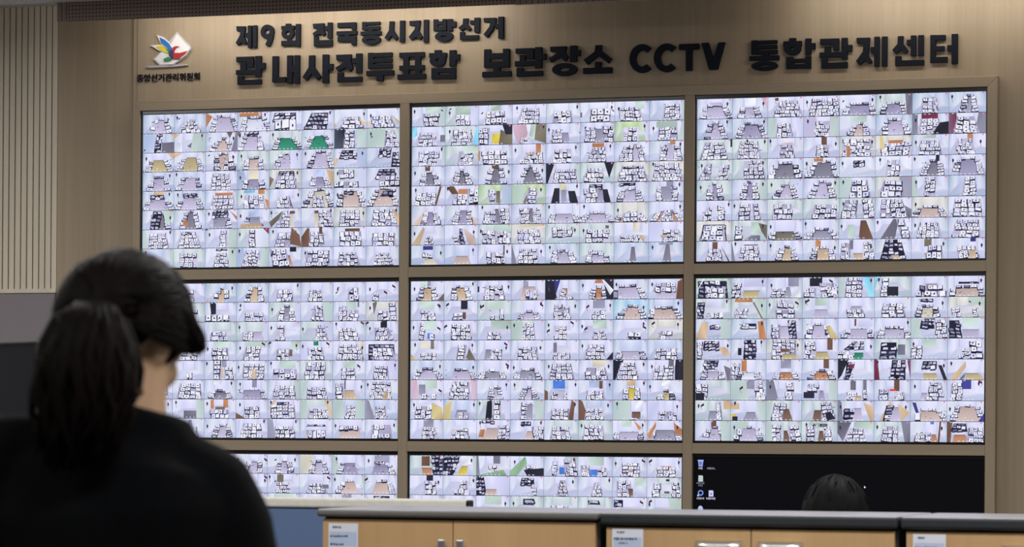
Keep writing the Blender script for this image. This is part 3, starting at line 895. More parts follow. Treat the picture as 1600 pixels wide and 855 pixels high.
sheets = {}
for ln in TILES.strip().split('\n'):
    p = ln.split()
    if not p: continue
    if len(p) == 1 and p[0][0] == 'S' and p[0][1:].isdigit(): cur = sheets.setdefault(int(p[0][1:]), []); continue
    cur.append(p)
DESC = ['top left corner monitor of the video wall, with two emerald green floors in its feeds',
        'middle monitor of the top row, with two lime green rooms in its feeds',
        'top right corner monitor of the video wall, with grey floored rooms in its feeds',
        'monitor in the middle row, partly hidden behind the ponytailed head',
        'monitor at the very centre of the video wall, with two light blue feeds',
        'monitor at the right end of the middle row, with brown shelves and doors',
        'lowest monitor behind the black clad shoulder, cut off by the cream divider rail',
        'lit monitor low in the middle column, above the grey edged cabinet',
        'black monitor with a few desktop icons above the dark edged cabinet']
def rects(bm_, items):
    for x0, x1, z0, z1, y in items:
        vs = [bm_.verts.new(p) for p in ((x0, y, z0), (x1, y, z0), (x1, y, z1), (x0, y, z1))]
        bm_.faces.new(vs)
for k in range(9):
    r, c = divmod(k, 3)
    loc = (XS[c], 0.0, ZS[r])
    t = thing('wall_monitor', DESC[k], 'monitor', loc, 0, 'monitors of the video wall')
    bm = bmesh.new()
    a, b_, e = SW / 2 + OX - .0008, SH / 2 + OT - .0008, -SH / 2 - OB + .0008
    sx = SW / 2 + .0005; sz = SH / 2 + .0005
    bx(bm, -a, a, -.006, .024, sz, b_, .0012); bx(bm, -a, a, -.006, .024, e, -sz, .0012)
    bx(bm, -a, -sx, -.006, .024, -sz, sz, .0012); bx(bm, sx, a, -.006, .024, -sz, sz, .0012)
    bx(bm, -a, a, .002, .028, e, b_)
    obj('bezel', bm, BEZEL, t)
    pc = Picture(); rng = random.Random(100 + k)
    if k < 8:
        tl = sheets[k]
        w, h = SW / 8, SH / 8
        for i in range(64):
            tok = tl[i] if i < len(tl) else ['w']
            draw_tile(pc, rng, -SW / 2 + (i % 8) * w, SH / 2 - (i // 8) * h, w, h, tok)
        pc.build('screen', t, None)
    else:
        def Q(x0, x1, z0, z1, col): pc.poly([(x0, z0), (x1, z0), (x1, z1), (x0, z1)], col)
        Q(-SW / 2, SW / 2, -SH / 2, SH / 2, (.030, .032, .045))
        pc.build('screen', t, None)
        # desktop icons: measured from the picture's upper left corner, metres
        def icon(shape_fn):
            global pc
            pc = Picture(); pc.y = -.0006; shape_fn(); pc.build('icon', t, None)
        x_ = -SW / 2; z_ = SH / 2
        def PP(pts, col, lift=0):
            pc.y = -.0006 - lift * .0003
            pc.poly([(x_ + a_ / 1000, z_ - b2 / 1000) for a_, b2 in pts][::-1], col)
        def dash(x0, x1, zc, n, col=(.70, .70, .78)):
            st = (x1 - x0) / n
            for i in range(n):
                hh = 3.2 + (i * 7 % 3) * .8
                PP([(x0 + st * i, zc - hh), (x0 + st * (i + .7), zc - hh), (x0 + st * (i + .7), zc + hh), (x0 + st * i, zc + hh)], col)
        def bin_():
            PP([(13, 13), (36, 13), (33, 39), (16, 39)], (.56, .64, .92)); PP([(18, 18), (29, 20), (27, 33), (19, 30)], (.36, .46, .82), 1); PP([(12, 11), (37, 11), (37, 15), (12, 15)], (.74, .78, .98), 1)
            dash(15, 34, 46, 3)
        def lab_(): dash(52, 84, 46, 5, (.52, .52, .62)); PP([(84, 48), (88, 48), (88, 50), (84, 50)], (.6, .6, .7))
        def note_():
            PP([(15, 76), (32, 76), (35, 80), (35, 102), (15, 102)], (.74, .80, .78)); dash(7, 42, 108, 6, (.42, .42, .50)); dash(15, 35, 118, 3, (.40, .40, .48))
        def cam_():
            for i in range(20):
                a0, a1 = 2 * pi * i / 20, 2 * pi * (i + 1) / 20
                PP([(25 + 12 * cos(a0), 149 + 12 * sin(a0)), (25 + 12 * cos(a1), 149 + 12 * sin(a1)), (25 + 7 * cos(a1), 149 + 7 * sin(a1)), (25 + 7 * cos(a0), 149 + 7 * sin(a0))], (.50, .60, .90))
            PP([(10, 157), (17, 155), (19, 162), (12, 165)], (.74, .76, .96), 1); dash(8, 42, 172, 5, (.66, .66, .74))
        def page_():
            PP([(60, 138), (77, 138), (80, 142), (80, 164), (60, 164)], (.80, .80, .96)); PP([(68, 150), (73, 150), (72, 157), (68, 156)], (.25, .25, .40), 1); dash(49, 90, 172, 6, (.72, .72, .80))
        def dome_():
            PP([(14, 214), (17, 206), (24, 202), (31, 205), (36, 214), (34, 226), (15, 226)], (.72, .76, .90)); dash(10, 40, 236, 5)
        for f_ in (bin_, lab_, note_, cam_, page_, dome_): icon(f_)
        pc = Picture()
        x_, z_ = 0.113, SH / 2 - 0.112
        PP([(0, 0), (0, 11), (3, 8.5), (8, 8)], (.95, .95, 1.0)); pc.build('cursor', t, None)

# ------------------------------------------------------------------ lettering on the wall
LINE_UPPER = [
[('P',[(-14347,32118),(-13926,32104),(-13936,31904),(-13979,31652),(-13852,31353),(-13954,31293),(-14091,31403),(-14261,31271),(-14365,31391),(-14173,31701),(-14140,31868),(-14311,31895)]),('R',[(-13791,31158),(-13627,31158),(-13627,32128),(-13791,32128)]),('R',[(-13552,31150),(-13377,31150),(-13377,32130),(-13552,32130)]),('R',[(-13912,31616),(-13787,31616),(-13787,31816),(-13912,31816)])],
[('O',[(-12880,31825),(306,315),(118,105)]),('P',[(-12833,31571),(-12585,31794),(-12602,31585),(-12684,31314),(-12762,31201),(-12875,31190),(-12939,31238),(-12955,31302),(-12866,31446)])],
[('R',[(-12011,32012),(-11797,32012),(-11797,32149),(-12011,32149)]),('R',[(-12214,31897),(-11605,31897),(-11605,32054),(-12214,32054)]),('O',[(-11907,31729),(293,269),(101,94)]),('R',[(-11928,31380),(-11747,31380),(-11747,31475),(-11928,31475)]),('R',[(-12209,31193),(-11521,31193),(-11521,31402),(-12209,31402)]),('R',[(-11535,31136),(-11332,31136),(-11332,32122),(-11535,32122)])],
[('P',[(-10733,32101),(-10226,32111),(-10224,31860),(-10139,31648),(-10237,31540),(-10372,31656),(-10670,31554),(-10745,31682),(-10522,31828),(-10493,31897),(-10702,31890)]),('R',[(-10045,31432),(-9842,31432),(-9842,32129),(-10045,32129)]),('R',[(-10189,31820),(-10039,31820),(-10039,31981),(-10189,31981)]),('R',[(-10683,31133),(-10489,31133),(-10489,31551),(-10683,31551)]),('R',[(-10683,31122),(-9832,31122),(-9832,31373),(-10683,31373)])],
[('R',[(-9585,31892),(-8738,31892),(-8738,32101),(-9585,32101)]),('R',[(-8931,31770),(-8732,31770),(-8732,32089),(-8931,32089)]),('R',[(-9627,31564),(-8691,31564),(-8691,31731),(-9627,31731)]),('R',[(-9254,31497),(-9032,31497),(-9032,31586),(-9254,31586)]),('R',[(-9580,31286),(-8734,31286),(-8734,31503),(-9580,31503)]),('R',[(-8926,31117),(-8727,31117),(-8727,31492),(-8926,31492)])],
[('R',[(-8443,31959),(-7630,31959),(-7630,32089),(-8443,32089)]),('R',[(-8442,31753),(-8250,31753),(-8250,32100),(-8442,32100)]),('R',[(-8441,31748),(-7629,31748),(-7629,31895),(-8441,31895)]),('R',[(-8145,31659),(-7938,31659),(-7938,31784),(-8145,31784)]),('R',[(-8514,31526),(-7568,31526),(-7568,31682),(-8514,31682)]),('O',[(-8023,31312),(428,208),(221,31)])],
[('P',[(-7174,32086),(-6983,32080),(-6995,31693),(-6787,31368),(-6889,31233),(-7081,31461),(-7242,31245),(-7405,31375),(-7201,31686)]),('R',[(-6701,31168),(-6489,31168),(-6489,32094),(-6701,32094)])],
[('P',[(-6265,32062),(-5767,32074),(-5796,31796),(-5826,31622),(-5678,31367),(-5761,31224),(-5964,31362),(-6165,31222),(-6291,31373),(-6029,31687),(-5983,31862),(-6248,31871)]),('R',[(-5609,31127),(-5401,31127),(-5401,32094),(-5609,32094)])],
[('R',[(-5161,31610),(-4975,31610),(-4975,32093),(-5161,32093)]),('R',[(-4759,31596),(-4579,31596),(-4579,32093),(-4759,32093)]),('R',[(-5162,31858),(-4580,31858),(-4580,31998),(-5162,31998)]),('R',[(-5160,31603),(-4578,31603),(-4578,31779),(-5160,31779)]),('R',[(-4511,31573),(-4311,31573),(-4311,32084),(-4511,32084)]),('R',[(-4326,31742),(-4147,31742),(-4147,31976),(-4326,31976)]),('O',[(-4687,31348),(408,219),(148,35)])],
[('P',[(-3819,32078),(-3589,32084),(-3618,31837),(-3447,31627),(-3554,31529),(-3724,31666),(-3893,31540),(-4032,31691),(-3833,31845)]),('R',[(-3310,31473),(-3071,31473),(-3071,32099),(-3310,32099)]),('R',[(-3501,31830),(-3296,31830),(-3296,31990),(-3501,31990)]),('R',[(-3959,31189),(-3753,31189),(-3753,31510),(-3959,31510)]),('R',[(-3958,31178),(-3122,31178),(-3122,31353),(-3958,31353)])],
[('P',[(-2889,32074),(-2332,32068),(-2345,31851),(-2481,31565),(-2739,31239),(-2893,31361),(-2635,31686),(-2575,31888),(-2881,31899)]),('R',[(-2231,31174),(-2008,31174),(-2008,32105),(-2231,32105)]),('R',[(-2375,31617),(-2222,31617),(-2222,31820),(-2375,31820)])]]
LINE_LOWER = [
[('R',[(-14331,30546),(-13529,30546),(-13529,30767),(-14331,30767)]),('R',[(-13818,30285),(-13528,30285),(-13528,30759),(-13818,30759)]),('R',[(-14140,30153),(-13867,30153),(-13867,30501),(-14140,30501)]),('R',[(-14344,29985),(-13422,29985),(-13422,30187),(-14344,30187)]),('R',[(-13441,29863),(-13159,29863),(-13159,30779),(-13441,30779)]),('R',[(-13173,30203),(-12975,30203),(-12975,30472),(-13173,30472)]),('R',[(-14273,29556),(-13999,29556),(-13999,29920),(-14273,29920)]),('R',[(-14272,29544),(-13154,29544),(-13154,29749),(-14272,29749)])],
[('R',[(-12624,29602),(-12353,29602),(-12353,30743),(-12624,30743)]),('R',[(-12621,29597),(-11994,29597),(-11994,29818),(-12621,29818)]),('R',[(-11930,29519),(-11686,29519),(-11686,30753),(-11930,30753)]),('R',[(-11598,29510),(-11355,29510),(-11355,30752),(-11598,30752)]),('R',[(-11700,30018),(-11585,30018),(-11585,30307),(-11700,30307)])],
[('P',[(-10905,30724),(-10646,30725),(-10655,30208),(-10343,29791),(-10493,29638),(-10781,29929),(-11015,29622),(-11201,29785),(-10918,30200)]),('R',[(-10272,29502),(-9993,29502),(-9993,30740),(-10272,30740)]),('R',[(-10011,30075),(-9793,30075),(-9793,30326),(-10011,30326)])],
[('P',[(-9641,30710),(-8939,30713),(-8957,30396),(-8857,30119),(-8992,29959),(-9188,30148),(-9538,29976),(-9676,30145),(-9346,30335),(-9288,30461),(-9620,30472)]),('R',[(-8715,29892),(-8450,29892),(-8450,30738),(-8715,30738)]),('R',[(-8898,30318),(-8704,30318),(-8704,30537),(-8898,30537)]),('R',[(-9576,29535),(-9310,29535),(-9310,29937),(-9576,29937)]),('R',[(-9575,29522),(-8445,29522),(-8445,29730),(-9575,29730)])],
[('R',[(-8162,30547),(-7059,30547),(-7059,30736),(-8162,30736)]),('R',[(-8160,30076),(-7908,30076),(-7908,30749),(-8160,30749)]),('R',[(-8160,30317),(-7057,30317),(-7057,30481),(-8160,30481)]),('R',[(-8158,30063),(-7055,30063),(-7055,30248),(-8158,30248)]),('R',[(-8234,29754),(-6976,29754),(-6976,29961),(-8234,29961)]),('R',[(-7767,29518),(-7457,29518),(-7457,29790),(-7767,29790)])],
[('R',[(-6719,30507),(-5578,30507),(-5578,30707),(-6719,30707)]),('R',[(-6536,30117),(-6286,30117),(-6286,30552),(-6536,30552)]),('R',[(-5998,30100),(-5748,30100),(-5748,30535),(-5998,30535)]),('R',[(-6715,29945),(-5574,29945),(-5574,30145),(-6715,30145)]),('R',[(-6533,29754),(-6283,29754),(-6283,29972),(-6533,29972)]),('R',[(-5994,29738),(-5745,29738),(-5745,29955),(-5994,29955)]),('R',[(-6801,29547),(-5513,29547),(-5513,29765),(-6801,29765)])],
[('R',[(-5107,30578),(-4813,30578),(-4813,30766),(-5107,30766)]),('R',[(-5355,30451),(-4564,30451),(-4564,30643),(-5355,30643)]),('O',[(-4963,30325),(363,275),(84,80)]),('R',[(-4429,30051),(-4143,30051),(-4143,30744),(-4429,30744)]),('R',[(-4163,30315),(-3965,30315),(-3965,30557),(-4163,30557)]),('R',[(-5247,29793),(-4151,29793),(-4151,29985),(-5247,29985)]),('R',[(-5245,29515),(-4149,29515),(-4149,29703),(-5245,29703)]),('R',[(-5246,29526),(-4921,29526),(-4921,29996),(-5246,29996)]),('R',[(-4444,29503),(-4150,29503),(-4150,29972),(-4444,29972)])],
[('R',[(-2856,29956),(-2578,29956),(-2578,30724),(-2856,30724)]),('R',[(-2012,29930),(-1731,29930),(-1731,30728),(-2012,30728)]),('R',[(-2857,30324),(-1732,30324),(-1732,30545),(-2857,30545)]),('R',[(-2854,29943),(-1729,29943),(-1729,30179),(-2854,30179)]),('R',[(-2430,29746),(-2140,29746),(-2140,29982),(-2430,29982)]),('R',[(-2938,29538),(-1656,29538),(-1656,29766),(-2938,29766)])],
[('R',[(-1444,30512),(-643,30512),(-643,30716),(-1444,30716)]),('R',[(-929,30249),(-642,30249),(-642,30708),(-929,30708)]),('R',[(-1257,30142),(-1010,30142),(-1010,30437),(-1257,30437)]),('R',[(-1474,29962),(-565,29962),(-565,30178),(-1474,30178)]),('R',[(-579,29858),(-280,29858),(-280,30747),(-579,30747)]),('R',[(-296,30211),(-87,30211),(-87,30465),(-296,30465)]),('R',[(-1397,29530),(-1109,29530),(-1109,29891),(-1397,29891)]),('R',[(-1396,29517),(-246,29517),(-246,29741),(-1396,29741)])],
[('P',[(94,30742),(817,30745),(769,30493),(893,30274),(772,30095),(526,30286),(140,30075),(48,30242),(382,30447),(402,30524),(116,30534)]),('R',[(982,30071),(1279,30071),(1279,30762),(982,30762)]),('R',[(1259,30318),(1433,30318),(1433,30572),(1259,30572)]),('O',[(742,29760),(550,274),(224,78)])],
[('P',[(2109,30742),(2372,30745),(2374,30500),(2821,30155),(2681,29957),(2234,30290),(1750,29935),(1586,30135),(2070,30471)]),('R',[(2087,29765),(2358,29765),(2358,30037),(2087,30037)]),('R',[(1569,29551),(2833,29551),(2833,29793),(1569,29793)])],
[('A',[(4157,30120),(549,602),(273,344)])],
[('A',[(5223,30115),(552,600),(271,343)])],
[('R',[(5765,30426),(6617,30426),(6617,30669),(5765,30669)]),('R',[(6062,29542),(6327,29542),(6327,30669),(6062,30669)])],
[('P',[(6733,30685),(7026,30689),(7236,30008),(7465,30683),(7742,30683),(7429,29562),(7063,29559)])],
[('R',[(8868,30562),(9965,30562),(9965,30703),(8868,30703)]),('R',[(8869,30147),(9139,30147),(9139,30717),(8869,30717)]),('R',[(8869,30353),(9966,30353),(9966,30503),(8869,30503)]),('R',[(8871,30134),(9983,30134),(9983,30293),(8871,30293)]),('R',[(9326,30043),(9602,30043),(9602,30148),(9326,30148)]),('R',[(8789,29879),(10052,29879),(10052,30065),(8789,30065)]),('O',[(9436,29645),(567,198),(260,33)])],
[('R',[(10483,30603),(10758,30603),(10758,30762),(10483,30762)]),('R',[(10240,30424),(11002,30424),(11002,30633),(10240,30633)]),('O',[(10623,30325),(359,275),(85,66)]),('R',[(11161,30044),(11407,30044),(11407,30721),(11161,30721)]),('R',[(11392,30276),(11580,30276),(11580,30524),(11392,30524)]),('R',[(10359,29502),(10642,29502),(10642,29980),(10359,29980)]),('R',[(11160,29478),(11403,29478),(11403,29985),(11160,29985)]),('R',[(10358,29750),(11402,29750),(11402,29899),(10358,29899)]),('R',[(10360,29490),(11404,29490),(11404,29672),(10360,29672)])],
[('R',[(11791,30447),(12577,30447),(12577,30685),(11791,30685)]),('R',[(12337,30200),(12578,30200),(12578,30676),(12337,30676)]),('R',[(11975,30107),(12232,30107),(12232,30375),(11975,30375)]),('R',[(11770,29916),(12696,29916),(12696,30124),(11770,30124)]),('R',[(12685,29817),(12932,29817),(12932,30694),(12685,30694)]),('R',[(12917,30137),(13128,30137),(13128,30396),(12917,30396)]),('R',[(11843,29471),(12100,29471),(12100,29874),(11843,29874)]),('R',[(11843,29459),(12937,29459),(12937,29691),(11843,29691)])],
[('P',[(13318,30675),(13874,30671),(13847,30257),(13804,29962),(13971,29690),(13866,29590),(13670,29729),(13461,29543),(13295,29711),(13578,30088),(13620,30442),(13335,30452)]),('R',[(14058,29477),(14268,29477),(14268,30697),(14058,30697)]),('R',[(14372,29473),(14597,29473),(14597,30695),(14372,30695)]),('R',[(13907,30051),(14072,30051),(14072,30282),(13907,30282)])],
[('P',[(15040,30685),(15264,30689),(15245,30389),(15477,30086),(15358,29957),(15164,30125),(14956,29961),(14805,30122),(15028,30366)]),('R',[(15573,29858),(15788,29858),(15788,30699),(15573,30699)]),('R',[(15877,29857),(16105,29857),(16105,30703),(15877,30703)]),('R',[(15406,30321),(15584,30321),(15584,30528),(15406,30528)]),('R',[(14934,29484),(15182,29484),(15182,29869),(14934,29869)]),('R',[(14934,29470),(16119,29470),(16119,29686),(14934,29686)])],
[('R',[(16382,29567),(16604,29567),(16604,30686),(16382,30686)]),('R',[(16379,30473),(17001,30473),(17001,30679),(16379,30679)]),('R',[(16382,30032),(16959,30032),(16959,30224),(16382,30224)]),('R',[(16385,29559),(17081,29559),(17081,29780),(16385,29780)]),('R',[(17255,29480),(17506,29480),(17506,30700),(17255,30700)]),('R',[(17077,30016),(17269,30016),(17269,30251),(17077,30251)])]]
EMBLEM = [('edge',[(-17195,31983),(-16517,31275),(-16530,31143),(-16915,30758),(-17202,30618),(-17389,30491),(-18014,30510),(-18342,30803),(-18000,31107),(-17712,31297),(-17588,31558)]),('white',[(-17194,31883),(-16610,31278),(-16631,31163),(-17023,30761),(-17418,30542),(-17978,30559),(-18244,30800),(-17928,31089),(-17497,31423)]),('white',[(-18158,31870),(-17860,31767),(-17570,31525),(-17380,31253),(-17494,30975),(-17785,31349),(-17985,31505)]),('white',[(-18462,31411),(-18256,31421),(-17930,31421),(-17640,31229),(-17501,30965),(-18000,31147)]),('blue',[(-18023,31756),(-17787,31648),(-17551,31458),(-17416,31254),(-17502,31091),(-17749,31365),(-17949,31521)]),('yellow',[(-18201,31356),(-17894,31376),(-17639,31195),(-17548,31000),(-17964,31166)]),('green',[(-17792,31333),(-17509,31108),(-17522,30910),(-17639,31162)]),('red',[(-17071,31309),(-17208,31340),(-17352,31285),(-17437,31156),(-17444,31056),(-17313,31002),(-17296,31135),(-17207,31264)]),('white',[(-16989,31025),(-16530,31192),(-16755,30902),(-17005,30761)]),('red',[(-17350,31037),(-17025,31023),(-16630,31103),(-16773,30935),(-17024,30778),(-17348,30788)]),('purple',[(-17441,31189),(-17321,31102),(-17320,30854),(-17420,30817),(-17522,30886),(-17509,31058)]),('green',[(-17799,30776),(-17565,30861),(-17377,30816),(-17492,30710),(-17744,30711)]),('bar',[(-18738,30456),(-18466,30514),(-16734,30527),(-16672,30476),(-17345,30437),(-18429,30424)])]

def lettering(name, label, glyphs):
    xs = [p[0] for gl in glyphs for k, pts in gl if k in 'RP' for p in pts]
    zs = [p[1] for gl in glyphs for k, pts in gl if k in 'RP' for p in pts]
    ox, oz = min(xs) / 1e4, min(zs) / 1e4
    t = thing(name, label, 'sign', (ox, 0.0, oz), 0, 'raised lettering above the screens')
    for gl in glyphs:
        bm = bmesh.new(); y = 0.012
        for k, pts in gl:
            y += .0001
            q = [(p[0] / 1e4 - ox, p[1] / 1e4 - oz) for p in pts]
            if k in 'RP': prism(bm, q, y, .0298)
            else:
                cx_, ro, ri = q[0], (pts[1][0] / 1e4, pts[1][1] / 1e4), (pts[2][0] / 1e4, pts[2][1] / 1e4)
                if k == 'O': ringprism(bm, cx_, ro, ri, y, .0298)
                else: ringprism(bm, cx_, ro, ri, y, .0298, math.radians(46), math.radians(314), 36)
        obj('letter', bm, INK, t)
    return t
lettering('sign_lettering', 'smaller upper line of raised black Korean letters on the lit oak wall', LINE_UPPER)
lettering('sign_lettering', 'long lower line of large raised black Korean letters with CCTV in it', LINE_LOWER)

t = thing('emblem', 'white ballot paper emblem with blue, yellow, red and green petals on the oak wall', 'emblem', (-1.75, 0.0, 3.05))
for i, (cn, pts) in enumerate(EMBLEM):
    bm = bmesh.new(); y = 0.018 - .0012 * i
    if cn == 'bar': y = .018
    prism(bm, [(p[0] / 1e4 + 1.75, p[1] / 1e4 - 3.05) for p in pts], y, .0298)
    obj({'edge': 'backing', 'white': 'outline', 'bar': 'base_line'}.get(cn, 'petal'), bm, EMCOL[cn], t)
t = thing('sign_lettering', 'row of small thin black Korean letters under the coloured emblem', 'sign', (-1.917, 0.0, 2.978))
name = '중앙선거관리위원회'
for i, ch in enumerate(name):
    cu = bpy.data.curves.new('letter', 'FONT'); cu.body = ch; cu.size = .0375; cu.extrude = .004; cu.offset = 0.0
    o = bpy.data.objects.new('letter_raw', cu); COL.objects.link(o)
    me = bpy.data.meshes.new_from_object(o.evaluated_get(bpy.context.evaluated_depsgraph_get()))
    bpy.data.objects.remove(o)
    me.transform(Matrix.Rotation(pi / 2, 4, 'X') @ Matrix.Scale(1.02, 4, (1, 0, 0)))
    me.transform(Matrix.Translation((i * .0343, .0255, .006)))
    me.materials.clear()
    link('letter', me, INK, t)

# ------------------------------------------------------------------ office dividers
t = thing('office_divider', 'blue grey fabric office divider with a cream top rail behind the cabinet', 'divider', (-0.1, -3.88, 0))
bm = bmesh.new(); bx(bm, -.35, 1.048, -.02, .02, .08, 1.185, .003); obj('panel', bm, BLUEFAB, t)
bm = bmesh.new(); bx(bm, -.36, 1.063, -.03, .03, 1.1855, 1.216, .008, 3); obj('top_rail', bm, CREAM, t)
bm = bmesh.new(); bx(bm, 1.049, 1.064, -.028, .028, 0.0, 1.185, .003); obj('post', bm, CREAM, t)
bm = bmesh.new(); bx(bm, -.365, -.351, -.028, .028, 0.0, 1.185, .003); obj('post', bm, CREAM, t)
bm = bmesh.new(); bx(bm, 1.048, 1.065, -.0285, .0285, 1.187, 1.214, .004); obj('end_cap', bm, BEZEL, t)

ang = math.radians(YAW * 57.2958 - 52 + 180)
t = thing('office_divider', 'tall dark navy office divider with a thin edge trim beside the ponytail', 'divider', (0.913, -6.616, 0), ang - pi + pi)
bm = bmesh.new(); bx(bm, .006, 1.2, -.008, .008, .05, 1.586, .002); obj('panel', bm, NAVYFAB, t)
bm = bmesh.new(); bx(bm, .0, .0055, -.009, .009, 0.0, 1.592, .001); bx(bm, 1.2005, 1.206, -.009, .009, 0.0, 1.592, .001); bx(bm, .006, 1.2, -.009, .009, 1.5865, 1.592, .001)
obj('edge_trim', bm, plain('trim_dark_metal', (0.05, 0.055, 0.06), 0.4, metal=0.5), t)
bm = bmesh.new(); bx(bm, .1, .14, -.2, .2, 0, .03, .004); obj('foot', bm, STEEL, t)
bm = bmesh.new(); bx(bm, 1.05, 1.09, -.2, .2, 0, .03, .004); obj('foot', bm, STEEL, t)

# ------------------------------------------------------------------ cabinets
CY = -4.85; CD = 0.52; CH = 1.205
def cabinet(x0, x1, label, edge, te, seam, handle, tag, label_rect):
    w = x1 - x0
    t = thing('office_cabinet', label, 'cabinet', (x0, CY, 0), 0, 'low cabinets in front of the video wall')
    fr = .014
    bm = bmesh.new()
    bx(bm, .012, w - .003, fr + .021, CD, .0, CH - te - .001, .002)
    obj('body', bm, plain('cabinet_carcass', (.035, .035, .035), .6), t)
    bm = bmesh.new(); bx(bm, 0, w, .001, CD, CH - te, CH, min(.009, te * .4), 4)
    tp = obj('worktop', bm, [TOPGREY, edge], t)
    for p in tp.data.polygons:
        if p.normal.z < .75: p.material_index = 1
        p.use_smooth = False
    for a, b_, hs in ((.014, seam - .0012, -1), (seam + .0012, w - .010, 1)):
        bm = bmesh.new(); bx(bm, a, b_, fr, fr + .02, .08, CH - te - .006, .0015)
        d = obj('door', bm, BEECH, t)
        if handle == 'bar':
            hx = seam + hs * .0255
            bm = bmesh.new(); bx(bm, hx - .0105, hx + .0105, fr - .022, fr - .012, CH - .185, CH - .0765, .003)
            bx(bm, hx - .007, hx + .007, fr - .0125, fr, CH - .175, CH - .163); bx(bm, hx - .007, hx + .007, fr - .0125, fr, CH - .1, CH - .088)
        else:
            hx0, hx1 = (seam - .145, seam - .022) if hs < 0 else (seam + .018, seam + .135)
            bm = bmesh.new()
            prism_pts = [(0, 0), (-.018, -.004), (-.024, -.016), (-.020, -.034), (0, -.040)]
            rows = []
            n = 14
            for i in range(n + 1):
                u = i / n; f = (1 - abs(2 * u - 1) ** 6); f = max(.12, f)
                rows.append([bm.verts.new((hx0 + (hx1 - hx0) * u, fr + p[0] * f, CH - .0680 + p[1])) for p in prism_pts])
            for i in range(n):
                for j in range(5): bm.faces.new((rows[i][j], rows[i + 1][j], rows[i + 1][(j + 1) % 5], rows[i][(j + 1) % 5]))
            bm.faces.new(rows[0]); bm.faces.new(rows[-1][::-1])
        obj('handle', bm, STEEL, d, smooth=(handle != 'bar'))
        if label_rect and hs == label_rect[3]:
            lx, lw, lz, _, lines = label_rect
            bm = bmesh.new(); bx(bm, lx, lx + lw, fr - .0012, fr + .0005, CH - lz - .13, CH - lz, 0)
            lo = obj('label_card', bm, PAPER, d)
            bm = bmesh.new(); rects(bm, [(lx + .004, lx + lw - .004, CH - lz - .060, CH - lz - .022, fr - .0016)]); obj('printed_band', bm, PAPERB, d)
            rg = random.Random(int(lx * 1000) + 7)
            bm = bmesh.new(); it = []
            for zc, xa, xb, hh in lines:
                x_ = lx + xa
                while x_ < lx + xb:
                    wv = rg.uniform(.003, .006)
                    it.append((x_, x_ + wv, CH - lz - zc - hh * rg.uniform(.5, 1), CH - lz - zc + hh * rg.uniform(.4, 1), fr - .002)); x_ += wv + rg.uniform(.001, .003)
            rects(bm, it); obj('printed_text', bm, PAPERINK, d)
    return t
cabinet(.853, 1.634, 'beech cabinet with a grey edged top and upright bar handles beside the blue divider', EDGEGREY, .021, .381, 'bar', None,
        (.031, .084, .0385, -1, [(.010, .012, .032, .003), (.034, .005, .055, .0035), (.056, .006, .045, .0035)]))
cabinet(1.640, 2.418, 'beech cabinet with black edged top, two cup handles and one card, below the dark monitor', TOPBLACK, .032, .398, 'cup', None,
        (.030, .083, .0415, -1, [(.009, .013, .031, .003), (.026, .005, .068, .0035), (.037, .018, .038, .003)]))
cabinet(2.424, 3.204, 'last beech cabinet of the row with a black edged top, farthest from the blue divider', TOPBLACK, .032, .398, 'cup', None,
        (.031, .083, .0435, -1, [(.009, .013, .031, .003), (.034, .005, .06, .0035)]))

# ------------------------------------------------------------------ people
def finger_hand(bm, wrist, direc, side, palm_n, curl=.5, s=1.0):
    """palm, four unequal bent fingers and a thumb from the side of the palm"""
    d = Vector(direc).normalized(); nrm = Vector(palm_n); nrm = (nrm - d * nrm.dot(d)).normalized(); lat = d.cross(nrm) * side
    w = Vector(wrist)
    pts = [w, w + d * .03 * s, w + d * .06 * s, w + d * .088 * s]
    for off in (-.026, -.009, .009, .026):
        tube(bm, [p + lat * off * s * (0.75 if i == 0 else 1) for i, p in enumerate(pts)], [.013 * s, .0145 * s, .0145 * s, .011 * s], 10)
    for off, ln in ((-.029, .066), (-.0095, .076), (.0105, .071), (.029, .055)):
        b0 = w + d * .086 * s + lat * off * s
        p = [b0]; a = 0.0; dd = d.copy()
        for seg, fr_ in ((.45, .55), (.32, .9), (.23, .7)):
            a += curl * fr_
            dd = (d * cos(a) + nrm * sin(a))
            p.append(p[-1] + dd * ln * seg * s)
        tube(bm, p, [.0088 * s, .0082 * s, .0074 * s, .0055 * s], 10)
    b0 = w + d * .03 * s - lat * .03 * s
    p = [b0, b0 + (d * .6 - lat * .75 + nrm * .25).normalized() * .034 * s]
    p.append(p[-1] + (d * .85 - lat * .25 + nrm * .4).normalized() * .03 * s); p.append(p[-1] + (d * .9 + nrm * .4).normalized() * .024 * s)
    tube(bm, p, [.0125 * s, .0105 * s, .0092 * s, .0065 * s], 10)
